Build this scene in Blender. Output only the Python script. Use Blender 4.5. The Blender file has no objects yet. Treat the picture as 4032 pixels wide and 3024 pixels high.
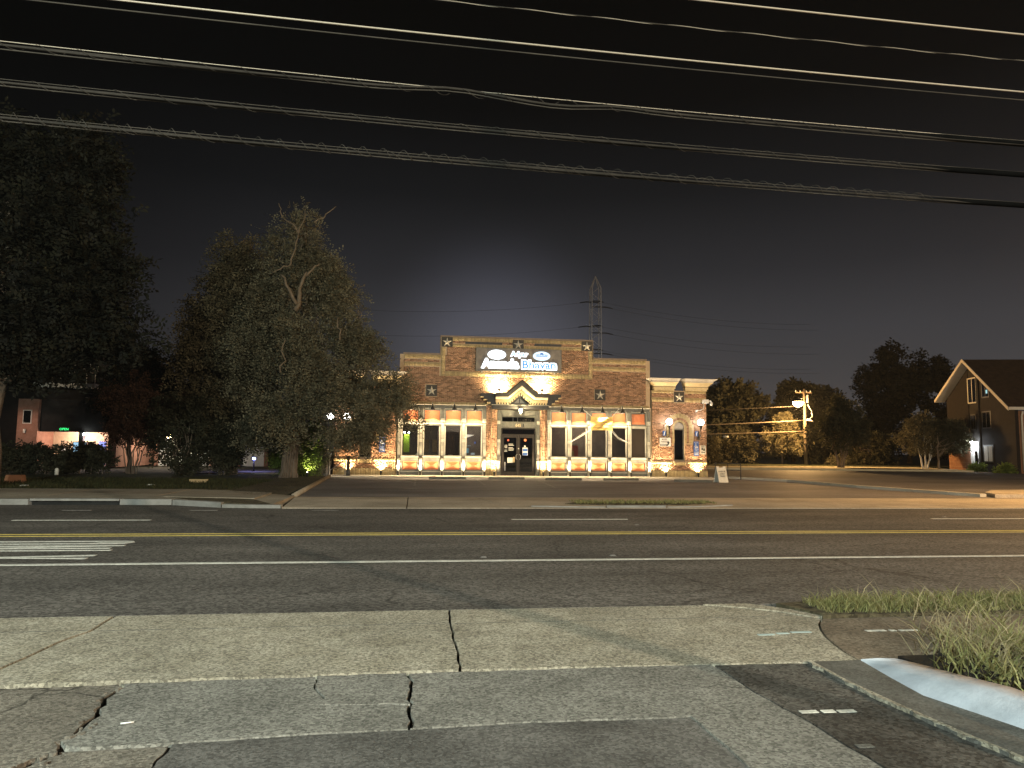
import bpy, math, random
import numpy as np
from mathutils import Vector, Matrix
random.seed(7); RNG = np.random.default_rng(7)
SC = bpy.context.scene
COL = SC.collection

# ------------------------------------------------------------------ camera
def camera():
    yaw, pit, rol = math.radians(7.65), math.radians(5.2), math.radians(0.67)
    f = Vector((math.sin(yaw)*math.cos(pit), math.cos(yaw)*math.cos(pit), math.sin(pit)))
    r = Vector((math.cos(yaw), -math.sin(yaw), 0)); u = r.cross(f)
    r2 = r*math.cos(rol)+u*math.sin(rol); u2 = -r*math.sin(rol)+u*math.cos(rol)
    m = Matrix((r2, u2, -f)).transposed().to_4x4(); m.translation = (0, 0, 1.7)
    cd = bpy.data.cameras.new('camera'); co = bpy.data.objects.new('camera', cd); COL.objects.link(co)
    cd.sensor_width = 36; cd.lens = 36*2800/4032; cd.clip_end = 3000; cd.clip_start = .05
    co.matrix_world = m; SC.camera = co
camera()

# ------------------------------------------------------------------ night sky
def night_sky():
    w = bpy.data.worlds.new('World'); SC.world = w; w.use_nodes = True
    nt = w.node_tree; nt.nodes.clear(); N = nt.nodes.new; L = nt.links.new
    tc = N('ShaderNodeTexCoord'); sep = N('ShaderNodeSeparateXYZ'); L(tc.outputs['Generated'], sep.inputs[0])
    ramp = N('ShaderNodeValToRGB'); L(sep.outputs['Z'], ramp.inputs[0])
    pts = [(0.0, .062, .057, .057), (.08, .058, .055, .057), (.16, .044, .0435, .048), (.24, .0225, .0225, .0255), (.34, .0075, .008, .0092),
           (.44, .0018, .0019, .0022), (.54, .0007, .0007, .0008), (1.0, .0004, .0004, .0005)]
    e = ramp.color_ramp.elements
    while len(e) < len(pts): e.new(.5)
    for k, p in zip(e, pts): k.position = p[0]; k.color = (*p[1:], 1)
    # city glow is strongest ahead and dies away towards the left and behind
    a = N('ShaderNodeMath'); a.operation = 'MULTIPLY_ADD'; a.inputs[1].default_value = 1.0; a.inputs[2].default_value = 0.0
    mr = N('ShaderNodeMapRange'); mr.interpolation_type = 'SMOOTHSTEP'
    mr.inputs['From Min'].default_value = -.62; mr.inputs['From Max'].default_value = .02
    mr.inputs['To Min'].default_value = .12; mr.inputs['To Max'].default_value = 1.0
    L(sep.outputs['X'], a.inputs[0]); L(a.outputs[0], mr.inputs['Value'])
    no = N('ShaderNodeTexNoise'); no.inputs['Scale'].default_value = 2.2; no.inputs['Detail'].default_value = 4
    L(tc.outputs['Generated'], no.inputs['Vector'])
    nm = N('ShaderNodeMapRange'); nm.inputs['To Min'].default_value = .8; nm.inputs['To Max'].default_value = 1.2
    L(no.outputs['Fac'], nm.inputs['Value'])
    mu = N('ShaderNodeMath'); mu.operation = 'MULTIPLY'; L(mr.outputs[0], mu.inputs[0]); L(nm.outputs[0], mu.inputs[1])
    vd = N('ShaderNodeVectorMath'); vd.operation = 'DISTANCE'; L(tc.outputs['Generated'], vd.inputs[0]); vd.inputs[1].default_value = (.11, .985, .13)  # bluish lens glow above the sign, painted into the sky colour
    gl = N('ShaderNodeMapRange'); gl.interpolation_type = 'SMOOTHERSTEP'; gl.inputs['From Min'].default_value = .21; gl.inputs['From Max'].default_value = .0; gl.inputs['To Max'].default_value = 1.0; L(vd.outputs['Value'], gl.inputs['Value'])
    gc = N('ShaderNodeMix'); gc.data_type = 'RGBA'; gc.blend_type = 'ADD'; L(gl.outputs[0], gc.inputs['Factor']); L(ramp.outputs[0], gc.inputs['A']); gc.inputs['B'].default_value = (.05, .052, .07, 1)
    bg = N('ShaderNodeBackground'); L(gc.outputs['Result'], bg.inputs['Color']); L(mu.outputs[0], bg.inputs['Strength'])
    out = N('ShaderNodeOutputWorld'); L(bg.outputs[0], out.inputs[0])
night_sky()
SC.view_settings.view_transform = 'Standard'; SC.view_settings.look = 'None'
SC.view_settings.exposure = 0; SC.view_settings.gamma = 1; SC.view_settings.use_curve_mapping = False
cy = SC.cycles
cy.max_bounces = 4; cy.diffuse_bounces = 2; cy.glossy_bounces = 2; cy.transmission_bounces = 2; cy.transparent_max_bounces = 6
cy.sample_clamp_indirect = 2.0; cy.sample_clamp_direct = 0; cy.use_denoising = True; cy.caustics_reflective = False; cy.caustics_refractive = False

# strengths of the street lighting (W)
P_MAST, P_COOL, P_SODIUM_OFF, P_SODIUM_FAR = 78000, 25000, 9000, 11000
WARM, COOL, SODIUM, LAMPW = (1, .84, .62), (.86, 1, .9), (1, .56, .2), (1, .74, .42)

# ------------------------------------------------------------------ helpers
def mesh_np(name, V, Fq):
    """mesh from arrays: V (n,3), Fq (m,k) all faces with k corners"""
    V = np.asarray(V, np.float32); Fq = np.asarray(Fq, np.int32)
    me = bpy.data.meshes.new(name); n, (m, k) = len(V), Fq.shape
    me.vertices.add(n); me.vertices.foreach_set('co', V.ravel())
    me.loops.add(m*k); me.loops.foreach_set('vertex_index', Fq.ravel())
    me.polygons.add(m); me.polygons.foreach_set('loop_start', np.arange(0, m*k, k, dtype=np.int32))
    me.update(calc_edges=True); me.validate()
    return me
WLOC = {}
def wl(o): return WLOC.get(o.name, Vector((0, 0, 0)))
def tag(o, label=None, cat=None, group=None, kind=None):
    if label: o['label'] = label
    if cat: o['category'] = cat
    if group: o['group'] = group
    if kind: o['kind'] = kind
    return o
def thing(name, loc, label, cat, group=None, rz=0):
    o = bpy.data.objects.new(name, None); COL.objects.link(o); o.location = loc; o.rotation_euler = (0, 0, rz)
    o.empty_display_size = .2; WLOC[o.name] = Vector(loc)
    return tag(o, label, cat, group)
def place(name, me, m, parent=None, loc=None):
    """link mesh data given in world coordinates, moved to its own origin"""
    o = bpy.data.objects.new(name, me); COL.objects.link(o)
    if m is not None:
        for k in (m if isinstance(m, (list, tuple)) else [m]):
            me.materials.append(k)
    n = len(me.vertices); co = np.empty(n*3, np.float32); me.vertices.foreach_get('co', co); co = co.reshape(-1, 3)
    c = np.array([(co[:, 0].min()+co[:, 0].max())/2, (co[:, 1].min()+co[:, 1].max())/2, co[:, 2].min()])
    me.vertices.foreach_set('co', (co-c).astype(np.float32).ravel()); me.update()
    w = Vector(c); WLOC[o.name] = w
    if parent is not None:
        o.parent = parent; o.location = w-wl(parent)
    else: o.location = w
    return o
class MB:
    def __init__(s): s.v = []; s.f = []; s.mi = []; s.sm = []; s.cur = 0
    def add(s, vs, fs, smooth=False):
        b = len(s.v); s.v += [tuple(p) for p in vs]
        for f in fs: s.f.append(tuple(b+i for i in f)); s.mi.append(s.cur); s.sm.append(smooth)
        return s
    def box(s, x0, x1, y0, y1, z0, z1): return s.frus((x0, x1, y0, y1), (x0, x1, y0, y1), z0, z1)
    def frus(s, a, b, z0, z1):
        vs = [(a[0], a[2], z0), (a[1], a[2], z0), (a[1], a[3], z0), (a[0], a[3], z0), (b[0], b[2], z1), (b[1], b[2], z1), (b[1], b[3], z1), (b[0], b[3], z1)]
        return s.add(vs, [(0, 3, 2, 1), (4, 5, 6, 7), (0, 1, 5, 4), (1, 2, 6, 5), (2, 3, 7, 6), (3, 0, 4, 7)])
    def xz(s, poly, y0, y1):
        """polygon in X,Z (counter-clockwise seen from -Y) with front at y0 and back at y1"""
        n = len(poly); vs = [(x, y0, z) for x, z in poly]+[(x, y1, z) for x, z in poly]
        return s.add(vs, [tuple(range(n)), tuple(range(2*n-1, n-1, -1))]+[(i, i+n, (i+1) % n+n, (i+1) % n) for i in range(n)])
    def xy(s, poly, z0, z1):
        """polygon in X,Y (counter-clockwise from above) from z0 to z1"""
        n = len(poly); vs = [(x, y, z0) for x, y in poly]+[(x, y, z1) for x, y in poly]
        return s.add(vs, [tuple(range(n-1, -1, -1)), tuple(range(n, 2*n))]+[(i, (i+1) % n, (i+1) % n+n, i+n) for i in range(n)])
    def tube(s, pts, r, n=8, cap=True):
        pts = [Vector(p) for p in pts]; rs = r if isinstance(r, (list, tuple)) else [r]*len(pts)
        rings = []; ref = None
        for i, p in enumerate(pts):
            t = (pts[min(i+1, len(pts)-1)]-pts[max(i-1, 0)])
            if t.length < 1e-9: t = Vector((0, 0, 1))
            t.normalize()
            if ref is None: ref = Vector((0, 0, 1)) if abs(t.z) < .9 else Vector((1, 0, 0))
            a = (ref-t*ref.dot(t)).normalized(); b = t.cross(a); ref = a
            rings.append([p+a*(rs[i]*math.cos(2*math.pi*k/n))+b*(rs[i]*math.sin(2*math.pi*k/n)) for k in range(n)])
        vs = [q for rg in rings for q in rg]
        fs = [(i*n+k, i*n+(k+1) % n, (i+1)*n+(k+1) % n, (i+1)*n+k) for i in range(len(pts)-1) for k in range(n)]
        if cap: fs += [tuple(range(n-1, -1, -1)), tuple((len(pts)-1)*n+k for k in range(n))]
        return s.add(vs, fs, n > 5)
    def lathe(s, prof, c=(0, 0, 0), n=16, cap=True):
        """profile (r,z) turned round a vertical axis"""
        vs = [(c[0]+r*math.cos(2*math.pi*k/n), c[1]+r*math.sin(2*math.pi*k/n), c[2]+z) for r, z in prof for k in range(n)]
        fs = [(i*n+k, i*n+(k+1) % n, (i+1)*n+(k+1) % n, (i+1)*n+k) for i in range(len(prof)-1) for k in range(n)]
        if cap: fs += [tuple(range(n-1, -1, -1)), tuple((len(prof)-1)*n+k for k in range(n))]
        return s.add(vs, fs, n > 6)
    def build(s, name, m, parent=None):
        me = bpy.data.meshes.new(name); me.from_pydata(s.v, [], s.f)
        me.polygons.foreach_set('material_index', s.mi); me.polygons.foreach_set('use_smooth', s.sm); me.update()
        return place(name, me, m, parent)
def copy_tree(o, parent=None):
    c = o.copy(); COL.objects.link(c); c.parent = parent
    for ch in list(o.children): copy_tree(ch, c)
    return c
def copy_thing(o, loc, label, rz=None):
    c = copy_tree(o); c.location = loc; c['label'] = label; WLOC[c.name] = Vector(loc)
    if rz is not None: c.rotation_euler.z = rz
    return c
def lamp(kind, name, loc, power, color, parent=None, target=None, size=.05, angle=90, blend=.5):
    d = bpy.data.lights.new(name, kind); d.energy = power; d.color = color
    if kind in ('POINT', 'SPOT'): d.shadow_soft_size = size
    if kind == 'SPOT': d.spot_size = math.radians(angle); d.spot_blend = blend
    o = bpy.data.objects.new(name, d); COL.objects.link(o); loc = Vector(loc)
    if target is not None: o.rotation_euler = (Vector(target)-loc).to_track_quat('-Z', 'Y').to_euler()
    if parent is not None: o.parent = parent; o.location = loc-wl(parent)
    else: o.location = loc
    return o
def text_mb(name, body, m, x, z, y, w=None, h=None, depth=.01, offset=0, parent=None, align='CENTER', rz=0, res=2, shear=0):
    """words standing in the X,Z plane facing -Y; w and h scale the block to metres"""
    cu = bpy.data.curves.new(name, 'FONT'); cu.body = body; cu.align_x = align; cu.align_y = 'CENTER'; cu.size = 1
    cu.extrude = 0; cu.offset = offset; cu.resolution_u = res; cu.shear = shear
    ob = bpy.data.objects.new(name, cu); COL.objects.link(ob)
    me = bpy.data.meshes.new_from_object(ob.evaluated_get(bpy.context.evaluated_depsgraph_get()))
    bpy.data.objects.remove(ob); bpy.data.curves.remove(cu)
    n = len(me.vertices); co = np.empty(n*3, np.float32); me.vertices.foreach_get('co', co); co = co.reshape(-1, 3)
    lo, hi = co.min(0), co.max(0); sx = w/(hi[0]-lo[0]) if w else 1; sz = h/(hi[1]-lo[1]) if h else sx
    if not w: sx = sz
    c = (lo+hi)/2; px = (co[:, 0]-c[0])*sx; pz = (co[:, 1]-c[1])*sz
    out = np.stack([x+px*math.cos(rz), y+px*math.sin(rz), z+pz], 1).astype(np.float32)
    me.vertices.foreach_set('co', out.ravel()); me.materials.clear(); me.update()
    return place(name, me, m, parent)

# ------------------------------------------------------------------ materials
def pmat(name, c0, c1=None, scale=4, rough=.8, bump=0, bscale=None, spec=.3, metal=0, detail=5, speck=None, rand=0, transl=0, stretch=(1, 1, 1), speck_scale=60, lo=.35, hi=.65, crack=None, big=None, bands=None):
    m = bpy.data.materials.new(name); m.use_nodes = True; nt = m.node_tree; N = nt.nodes.new; L = nt.links.new
    b = nt.nodes['Principled BSDF']; b.inputs['Roughness'].default_value = rough; b.inputs['Metallic'].default_value = metal
    b.inputs['Specular IOR Level'].default_value = spec; b.inputs['Base Color'].default_value = (*c0, 1)
    geo = N('ShaderNodeNewGeometry'); mp = N('ShaderNodeMapping'); L(geo.outputs['Position'], mp.inputs[0]); mp.inputs['Scale'].default_value = stretch
    col = None
    if c1 is not None:
        no = N('ShaderNodeTexNoise'); no.inputs['Scale'].default_value = scale; no.inputs['Detail'].default_value = detail; no.inputs['Roughness'].default_value = .62
        L(mp.outputs[0], no.inputs['Vector'])
        mr = N('ShaderNodeMapRange'); mr.inputs['From Min'].default_value = lo; mr.inputs['From Max'].default_value = hi; L(no.outputs['Fac'], mr.inputs['Value'])
        mx = N('ShaderNodeMix'); mx.data_type = 'RGBA'; L(mr.outputs[0], mx.inputs['Factor'])
        mx.inputs['A'].default_value = (*c0, 1); mx.inputs['B'].default_value = (*c1, 1); col = mx.outputs['Result']
    def mul(fac_socket, lo_, hi_, col):
        r = N('ShaderNodeMapRange'); L(fac_socket, r.inputs['Value']); r.inputs['To Min'].default_value = lo_; r.inputs['To Max'].default_value = hi_
        x = N('ShaderNodeMix'); x.data_type = 'RGBA'; x.blend_type = 'MULTIPLY'; x.inputs['Factor'].default_value = 1
        if col is None: x.inputs['A'].default_value = (*c0, 1)
        else: L(col, x.inputs['A'])
        L(r.outputs[0], x.inputs['B']); return x.outputs['Result'], r
    if big:
        n3 = N('ShaderNodeTexNoise'); n3.inputs['Scale'].default_value = big[0]; n3.inputs['Detail'].default_value = 6; L(mp.outputs[0], n3.inputs['Vector'])
        col, r = mul(n3.outputs['Fac'], big[1], big[2], col); r.inputs['From Min'].default_value = .3; r.inputs['From Max'].default_value = .7
    if bands:
        mb_ = N('ShaderNodeMapping'); L(geo.outputs['Position'], mb_.inputs[0]); mb_.inputs['Scale'].default_value = (.012, 1.0, 1); n4 = N('ShaderNodeTexNoise'); n4.inputs['Scale'].default_value = bands[0]; n4.inputs['Detail'].default_value = 3; L(mb_.outputs[0], n4.inputs['Vector'])
        col, r = mul(n4.outputs['Fac'], bands[1], bands[2], col); r.inputs['From Min'].default_value = .35; r.inputs['From Max'].default_value = .65
    if speck:
        v = N('ShaderNodeTexVoronoi'); v.inputs['Scale'].default_value = speck_scale; L(geo.outputs['Position'], v.inputs['Vector'])
        sp = N('ShaderNodeSeparateColor'); L(v.outputs['Color'], sp.inputs[0])
        col, r = mul(sp.outputs[0], speck[0], speck[1], col)
    if rand:
        oi = N('ShaderNodeObjectInfo'); ad = N('ShaderNodeMath'); ad.operation = 'ADD'; L(geo.outputs['Random Per Island'], ad.inputs[0]); L(oi.outputs['Random'], ad.inputs[1])
        fr = N('ShaderNodeMath'); fr.operation = 'FRACT'; L(ad.outputs[0], fr.inputs[0])
        col, r = mul(fr.outputs[0], 1-rand, 1+rand, col)
    if crack:
        nd = N('ShaderNodeTexNoise'); nd.inputs['Scale'].default_value = 3; nd.inputs['Detail'].default_value = 4; L(geo.outputs['Position'], nd.inputs['Vector'])
        am = N('ShaderNodeVectorMath'); am.operation = 'MULTIPLY_ADD'; L(nd.outputs['Color'], am.inputs[0]); am.inputs[1].default_value = (.35, .35, .35); L(geo.outputs['Position'], am.inputs[2])
        vv = N('ShaderNodeTexVoronoi'); vv.feature = 'DISTANCE_TO_EDGE'; vv.inputs['Scale'].default_value = crack[0]; L(am.outputs[0], vv.inputs['Vector'])
        cr = N('ShaderNodeMapRange'); cr.inputs['From Max'].default_value = crack[1]; L(vv.outputs['Distance'], cr.inputs['Value'])
        nk = N('ShaderNodeTexNoise'); nk.inputs['Scale'].default_value = .45; L(geo.outputs['Position'], nk.inputs['Vector'])
        kk = N('ShaderNodeMapRange'); kk.inputs['From Min'].default_value = .5; kk.inputs['From Max'].default_value = .6; L(nk.outputs['Fac'], kk.inputs['Value'])
        iv = N('ShaderNodeMath'); iv.operation = 'SUBTRACT'; iv.inputs[0].default_value = 1; L(kk.outputs[0], iv.inputs[1])
        mxm = N('ShaderNodeMath'); mxm.operation = 'MAXIMUM'; L(cr.outputs[0], mxm.inputs[0]); L(iv.outputs[0], mxm.inputs[1])
        col, r = mul(mxm.outputs[0], crack[2], 1, col)
    if col is not None: L(col, b.inputs['Base Color'])
    if bump:
        n2 = N('ShaderNodeTexNoise'); n2.inputs['Scale'].default_value = bscale or scale*6; n2.inputs['Detail'].default_value = 6; n2.inputs['Roughness'].default_value = .7
        L(mp.outputs[0], n2.inputs['Vector']); bp = N('ShaderNodeBump'); bp.inputs['Strength'].default_value = 1; bp.inputs['Distance'].default_value = bump
        L(n2.outputs['Fac'], bp.inputs['Height']); L(bp.outputs[0], b.inputs['Normal'])
    if transl:
        tr = N('ShaderNodeBsdfTranslucent'); ms = N('ShaderNodeMixShader'); ms.inputs[0].default_value = transl
        if col is not None: L(col, tr.inputs['Color'])
        else: tr.inputs['Color'].default_value = (*c0, 1)
        L(b.outputs[0], ms.inputs[1]); L(tr.outputs[0], ms.inputs[2]); L(ms.outputs[0], nt.nodes['Material Output'].inputs[0])
    return m
def emat(name, c, s):
    m = bpy.data.materials.new(name); m.use_nodes = True; nt = m.node_tree; nt.nodes.clear()
    e = nt.nodes.new('ShaderNodeEmission'); e.inputs[0].default_value = (*c, 1); e.inputs[1].default_value = s
    o = nt.nodes.new('ShaderNodeOutputMaterial'); nt.links.new(e.outputs[0], o.inputs[0]); return m
def glassmat(name, tint=(.75, .75, .72), refl=.12):
    m = bpy.data.materials.new(name); m.use_nodes = True; nt = m.node_tree; nt.nodes.clear(); N = nt.nodes.new; L = nt.links.new
    t = N('ShaderNodeBsdfTransparent'); t.inputs[0].default_value = (*tint, 1); g = N('ShaderNodeBsdfGlossy'); g.inputs['Roughness'].default_value = .03
    f = N('ShaderNodeFresnel'); f.inputs[0].default_value = 1.5; a = N('ShaderNodeMath'); a.operation = 'ADD'; a.inputs[1].default_value = refl-.04; L(f.outputs[0], a.inputs[0])
    x = N('ShaderNodeMixShader'); L(a.outputs[0], x.inputs[0]); L(t.outputs[0], x.inputs[1]); L(g.outputs[0], x.inputs[2])
    o = N('ShaderNodeOutputMaterial'); L(x.outputs[0], o.inputs[0]); return m
M = dict(
    mulch=pmat('mulch', (.012, .01, .009), (.035, .028, .022), 14, .95, .05, 30),
    drive_black=pmat('drive_black', (.062, .059, .054), (.11, .105, .096), 1.6, .85, .01, 60, speck=(.4, 1.6), speck_scale=50, big=(.9, .6, 1.25)),
    brown_walk=pmat('brown_walk', (.17, .135, .1), (.25, .205, .155), 2.2, .95, .01, 40, speck=(.6, 1.35), speck_scale=45, big=(1.0, .7, 1.2)),
    far_walk=pmat('far_walk', (.42, .36, .28), (.52, .45, .36), 1.4, .9, .006, 40, speck=(.8, 1.2), speck_scale=40, big=(.4, .72, 1.15)),
    bank=pmat('bank', (.45, .4, .28), (.55, .5, .36), 1.2, .95, .01, 20),
    leaf_bough=pmat('leaf_bough', (.11, .1, .058), (.165, .15, .088), 1.2, .8, rand=.35, transl=.3),
    soil=pmat('soil', (.008, .007, .006), (.02, .017, .013), 3, .95, .02),
    ground=pmat('ground', (.03, .03, .02), (.06, .05, .035), .6, .95, .02, 8),
    road=pmat('road', (.1, .092, .084), (.136, .125, .114), 1.1, .82, .006, 90, spec=.25, speck=(.45, 1.6), speck_scale=32, crack=(.32, .012, .45), big=(.35, .72, 1.25), stretch=(.45, 1, 1), bands=(.75, .8, 1.18)),
    lot=pmat('lot', (.165, .152, .152), (.22, .205, .205), .8, .72, .005, 60, spec=.3, speck=(.7, 1.3), speck_scale=40, big=(.3, .7, 1.25), stretch=(.4, 1, 1)),
    drive=pmat('drive', (.195, .188, .168), (.26, .25, .225), 2.5, .9, .01, 70, speck=(.5, 1.42), speck_scale=60, crack=(1.3, .02, .4), big=(.9, .8, 1.15)),
    drive_brown=pmat('drive_brown', (.17, .152, .128), (.24, .215, .18), 2.0, .9, .016, 50, speck=(.55, 1.4), speck_scale=58, crack=(1.8, .03, .3), big=(.9, .75, 1.2)),
    drive_dark=pmat('drive_dark', (.095, .09, .084), (.155, .148, .138), 1.6, .85, .01, 60, speck=(.6, 1.4), speck_scale=60, big=(1.3, .65, 1.3)),
    aggregate=pmat('aggregate', (.32, .29, .225), (.43, .395, .32), 3, .9, .014, 65, speck=(.47, 1.42), speck_scale=58, big=(.8, .8, 1.15)),
    walk=pmat('walk', (.3, .26, .2), (.38, .33, .26), 1.6, .9, .006, 40, speck=(.8, 1.2), speck_scale=50, big=(.35, .75, 1.15)),
    pale_concrete=pmat('pale_concrete', (.5, .46, .38), (.6, .55, .46), 1.6, .9, .004, 40),
    kerb=pmat('kerb', (.24, .235, .22), (.36, .355, .34), 2.5, .85, .008, 40),
    white_kerb=pmat('white_kerb', (.48, .51, .58), (.58, .61, .68), 3.5, .75, .006, 40, big=(4.0, .72, 1.1)),
    gutter=pmat('gutter', (.085, .085, .078), (.15, .15, .138), 2.5, .85, .008, 50, speck=(.7, 1.2), speck_scale=70),
    paint_white=pmat('paint_white', (.78, .77, .71), (.58, .57, .52), 6, .6, .002, 60, speck=(.75, 1.1), speck_scale=45),
    paint_worn=pmat('paint_worn', (.16, .15, .14), (.35, .33, .31), 3, .7),
    paint_yellow=pmat('paint_yellow', (.72, .56, .15), (.58, .45, .12), 5, .6, .002, 60, speck=(.75, 1.1), speck_scale=45),
    lawn=pmat('lawn', (.02, .026, .009), (.045, .045, .018), 1.2, .95, .05, 14),
    leaf_litter=pmat('leaf_litter', (.06, .048, .03), (.13, .11, .065), 6, .95, .04, 22, speck=(.5, 1.5), speck_scale=20),
    grass=pmat('grass', (.17, .19, .07), (.34, .32, .15), 7, .7, rand=.35, transl=.35),
    dead_blade=pmat('dead_blade', (.26, .22, .13), (.36, .31, .19), 6, .85, rand=.3, transl=.2),
    dark_grass=pmat('dark_grass', (.028, .036, .012), (.055, .052, .02), 5, .8, rand=.35, transl=.3),
    mortar=pmat('mortar', (.5, .37, .24), (.6, .46, .31), 5, .95, .004, 60),
    brick=pmat('brick', (.26, .14, .082), (.44, .26, .165), 9, .85, .003, 80, rand=.5, spec=.15),
    tan_mortar=pmat('tan_mortar', (.2, .155, .09), (.26, .2, .12), 6, .95),
    tan_brick=pmat('tan_brick', (.42, .32, .165), (.52, .41, .23), 6, .85, .003, 70, rand=.16, spec=.15),
    cap=pmat('cap', (.2, .15, .11), (.26, .2, .15), 3, .6),
    frame=pmat('frame', (.115, .115, .1), (.16, .16, .138), 6, .5, .001, 40),
    cream=pmat('cream', (.42, .41, .35), (.52, .5, .43), 6, .5, .001, 40),
    salmon=pmat('salmon', (.6, .2, .085), (.68, .24, .11), 5, .55, .001, 40),
    dark_metal=pmat('dark_metal', (.018, .017, .016), (.035, .033, .03), 8, .45, spec=.4),
    grey_metal=pmat('grey_metal', (.3, .3, .3), (.4, .4, .4), 6, .5, metal=.4),
    charcoal=pmat('charcoal', (.04, .04, .04), (.06, .06, .06), 5, .55),
    gold=pmat('gold', (.68, .54, .3), (.76, .62, .37), 6, .5),
    plaque=pmat('plaque', (.045, .04, .034), (.065, .058, .048), 5, .6),
    star=pmat('star', (.68, .62, .5), (.76, .7, .58), 6, .5),
    door=pmat('door', (.022, .018, .016), (.032, .027, .024), 5, .5, spec=.2),
    sign_board=pmat('sign_board', (.14, .125, .115), (.19, .17, .155), 3, .5),
    white=pmat('white', (.75, .75, .73), (.82, .82, .8), 5, .5),
    paper=pmat('paper', (.6, .58, .52), (.7, .68, .62), 8, .8),
    blue=pmat('blue', (.03, .1, .36), (.045, .13, .42), 5, .5),
    unlit_cable=pmat('unlit_cable', (.003, .003, .003), (.005, .005, .005), 4, .95, spec=.02),
    black=pmat('black', (.012, .012, .012), (.02, .02, .02), 5, .5),
    red=pmat('red', (.5, .09, .05), (.6, .12, .07), 6, .6),
    brown=pmat('brown', (.11, .06, .035), (.16, .09, .055), 5, .6),
    tan=pmat('tan', (.45, .33, .17), (.55, .42, .24), 5, .8),
    lime=pmat('lime', (.5, .72, .06), (.56, .78, .09), 4, .6),
    banner=pmat('banner', (.72, .52, .17), (.8, .6, .22), 5, .6),
    banner_ink=pmat('banner_ink', (.22, .1, .03), (.3, .14, .05), 5, .7),
    bark=pmat('bark', (.1, .075, .055), (.19, .15, .115), 5, .95, .03, 14, stretch=(1, 1, .25)),
    pale_bark=pmat('pale_bark', (.42, .4, .36), (.6, .58, .54), 5, .85, .01, 20, stretch=(1, 1, .3)),
    branch=pmat('branch', (.11, .085, .055), (.17, .13, .09), 6, .9),
    leaf=pmat('leaf', (.118, .11, .068), (.19, .172, .11), 1.3, .75, rand=.4, transl=.3),
    leaf_olive=pmat('leaf_olive', (.085, .07, .038), (.14, .115, .063), 1.1, .8, rand=.4, transl=.25),
    leaf_dark=pmat('leaf_dark', (.0045, .0045, .002), (.013, .0125, .0045), .9, .8, rand=.4, transl=.2),  # near-black: missing lamplight on the shadowed tree is put into the colour
    leaf_mid=pmat('leaf_mid', (.032, .033, .018), (.052, .05, .028), .8, .8, rand=.4, transl=.25),
    leaf_green=pmat('leaf_green', (.13, .19, .035), (.2, .26, .06), 2.5, .7, rand=.35, transl=.35),
    leaf_rust=pmat('leaf_rust', (.06, .028, .018), (.085, .045, .025), 1.2, .8, rand=.4, transl=.25),
    leaf_pale=pmat('leaf_pale', (.068, .063, .036), (.105, .096, .058), 1.2, .8, rand=.4, transl=.3),
    pole_wood=pmat('pole_wood', (.17, .135, .095), (.25, .2, .15), 4, .9, .01, 30, stretch=(1, 1, .1)),
    steel=pmat('steel', (.62, .6, .58), (.72, .7, .68), .5, .7),
    wire_bright=pmat('wire_bright', (.4, .34, .27), None, rough=.5, metal=.2),
    wire_dark=pmat('wire_dark', (.02, .017, .014), (.035, .029, .024), 3, .7, spec=.15),
    wire_grey=pmat('wire_grey', (.035, .03, .025), (.065, .055, .045), 1.5, .7, spec=.15),
    pink_brick=pmat('pink_brick', (.3, .15, .1), (.4, .21, .15), 3, .9, .004, 40),
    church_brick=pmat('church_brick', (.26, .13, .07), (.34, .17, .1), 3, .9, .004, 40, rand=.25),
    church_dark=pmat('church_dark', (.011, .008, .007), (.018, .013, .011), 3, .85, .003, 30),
    shingle=pmat('shingle', (.026, .015, .009), (.042, .025, .015), 2.5, .9, .01, 20, rand=.3),
    trim=pmat('trim', (.6, .55, .47), (.68, .63, .55), 4, .6),
    siding=pmat('siding', (.014, .012, .011), (.022, .019, .017), 3, .8),
    cream_wall=pmat('cream_wall', (.6, .42, .28), (.68, .5, .35), 3, .8),
    interior=pmat('interior', (.16, .135, .115), (.22, .19, .16), 2, .9),
    curtain=pmat('curtain', (.3, .26, .2), (.36, .32, .25), 2, .9),
    glass=glassmat('glass'), dark_glass=glassmat('dark_glass', (.3, .3, .3), .1),
)
E_GLOBE = emat('globe_light', (1, .97, .93), 22); E_WARM = emat('warm_bulb', (1, .82, .5), 60); E_SODIUM = emat('sodium_bulb', (1, .62, .25), 90)
E_SIGN = emat('sign_white', (.86, .95, 1), 3.6); E_SIGN_PALE = emat('sign_pale', (.72, .9, 1), 1.5); E_SIGN_BLUE = emat('sign_blue', (.05, .17, .5), 1.0)
E_GREEN = emat('green_neon', (.05, 1, .25), 1.6); E_COLD = emat('cold_bulb', (.9, 1, 1), 60); E_MINT = emat('mint_bulb', (.65, 1, .8), 14)
E_POSTER = emat('lit_poster', (.45, .75, 1), .9); E_UP = emat('uplight_lens', (1, .85, .55), 12)

def jag(a, b, amp=.02, step=.12):
    """a broken line from a to b (both ends kept)"""
    n = max(2, int(math.dist(a, b)/step)); d = ((b[0]-a[0])/n, (b[1]-a[1])/n); L = math.hypot(*d) or 1; o = [a]
    for i in range(1, n):
        k = random.uniform(-amp, amp); o.append((a[0]+d[0]*i-d[1]/L*k, a[1]+d[1]*i+d[0]/L*k))
    return o+[b]
def jagline(pts, amp=.02, step=.12):
    o = [pts[0]]
    for a, b in zip(pts, pts[1:]): o += jag(a, b, amp, step)[1:]
    return o
def shift(pts, dx, dy=0): return [(x+dx, y+dy) for x, y in pts]
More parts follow.
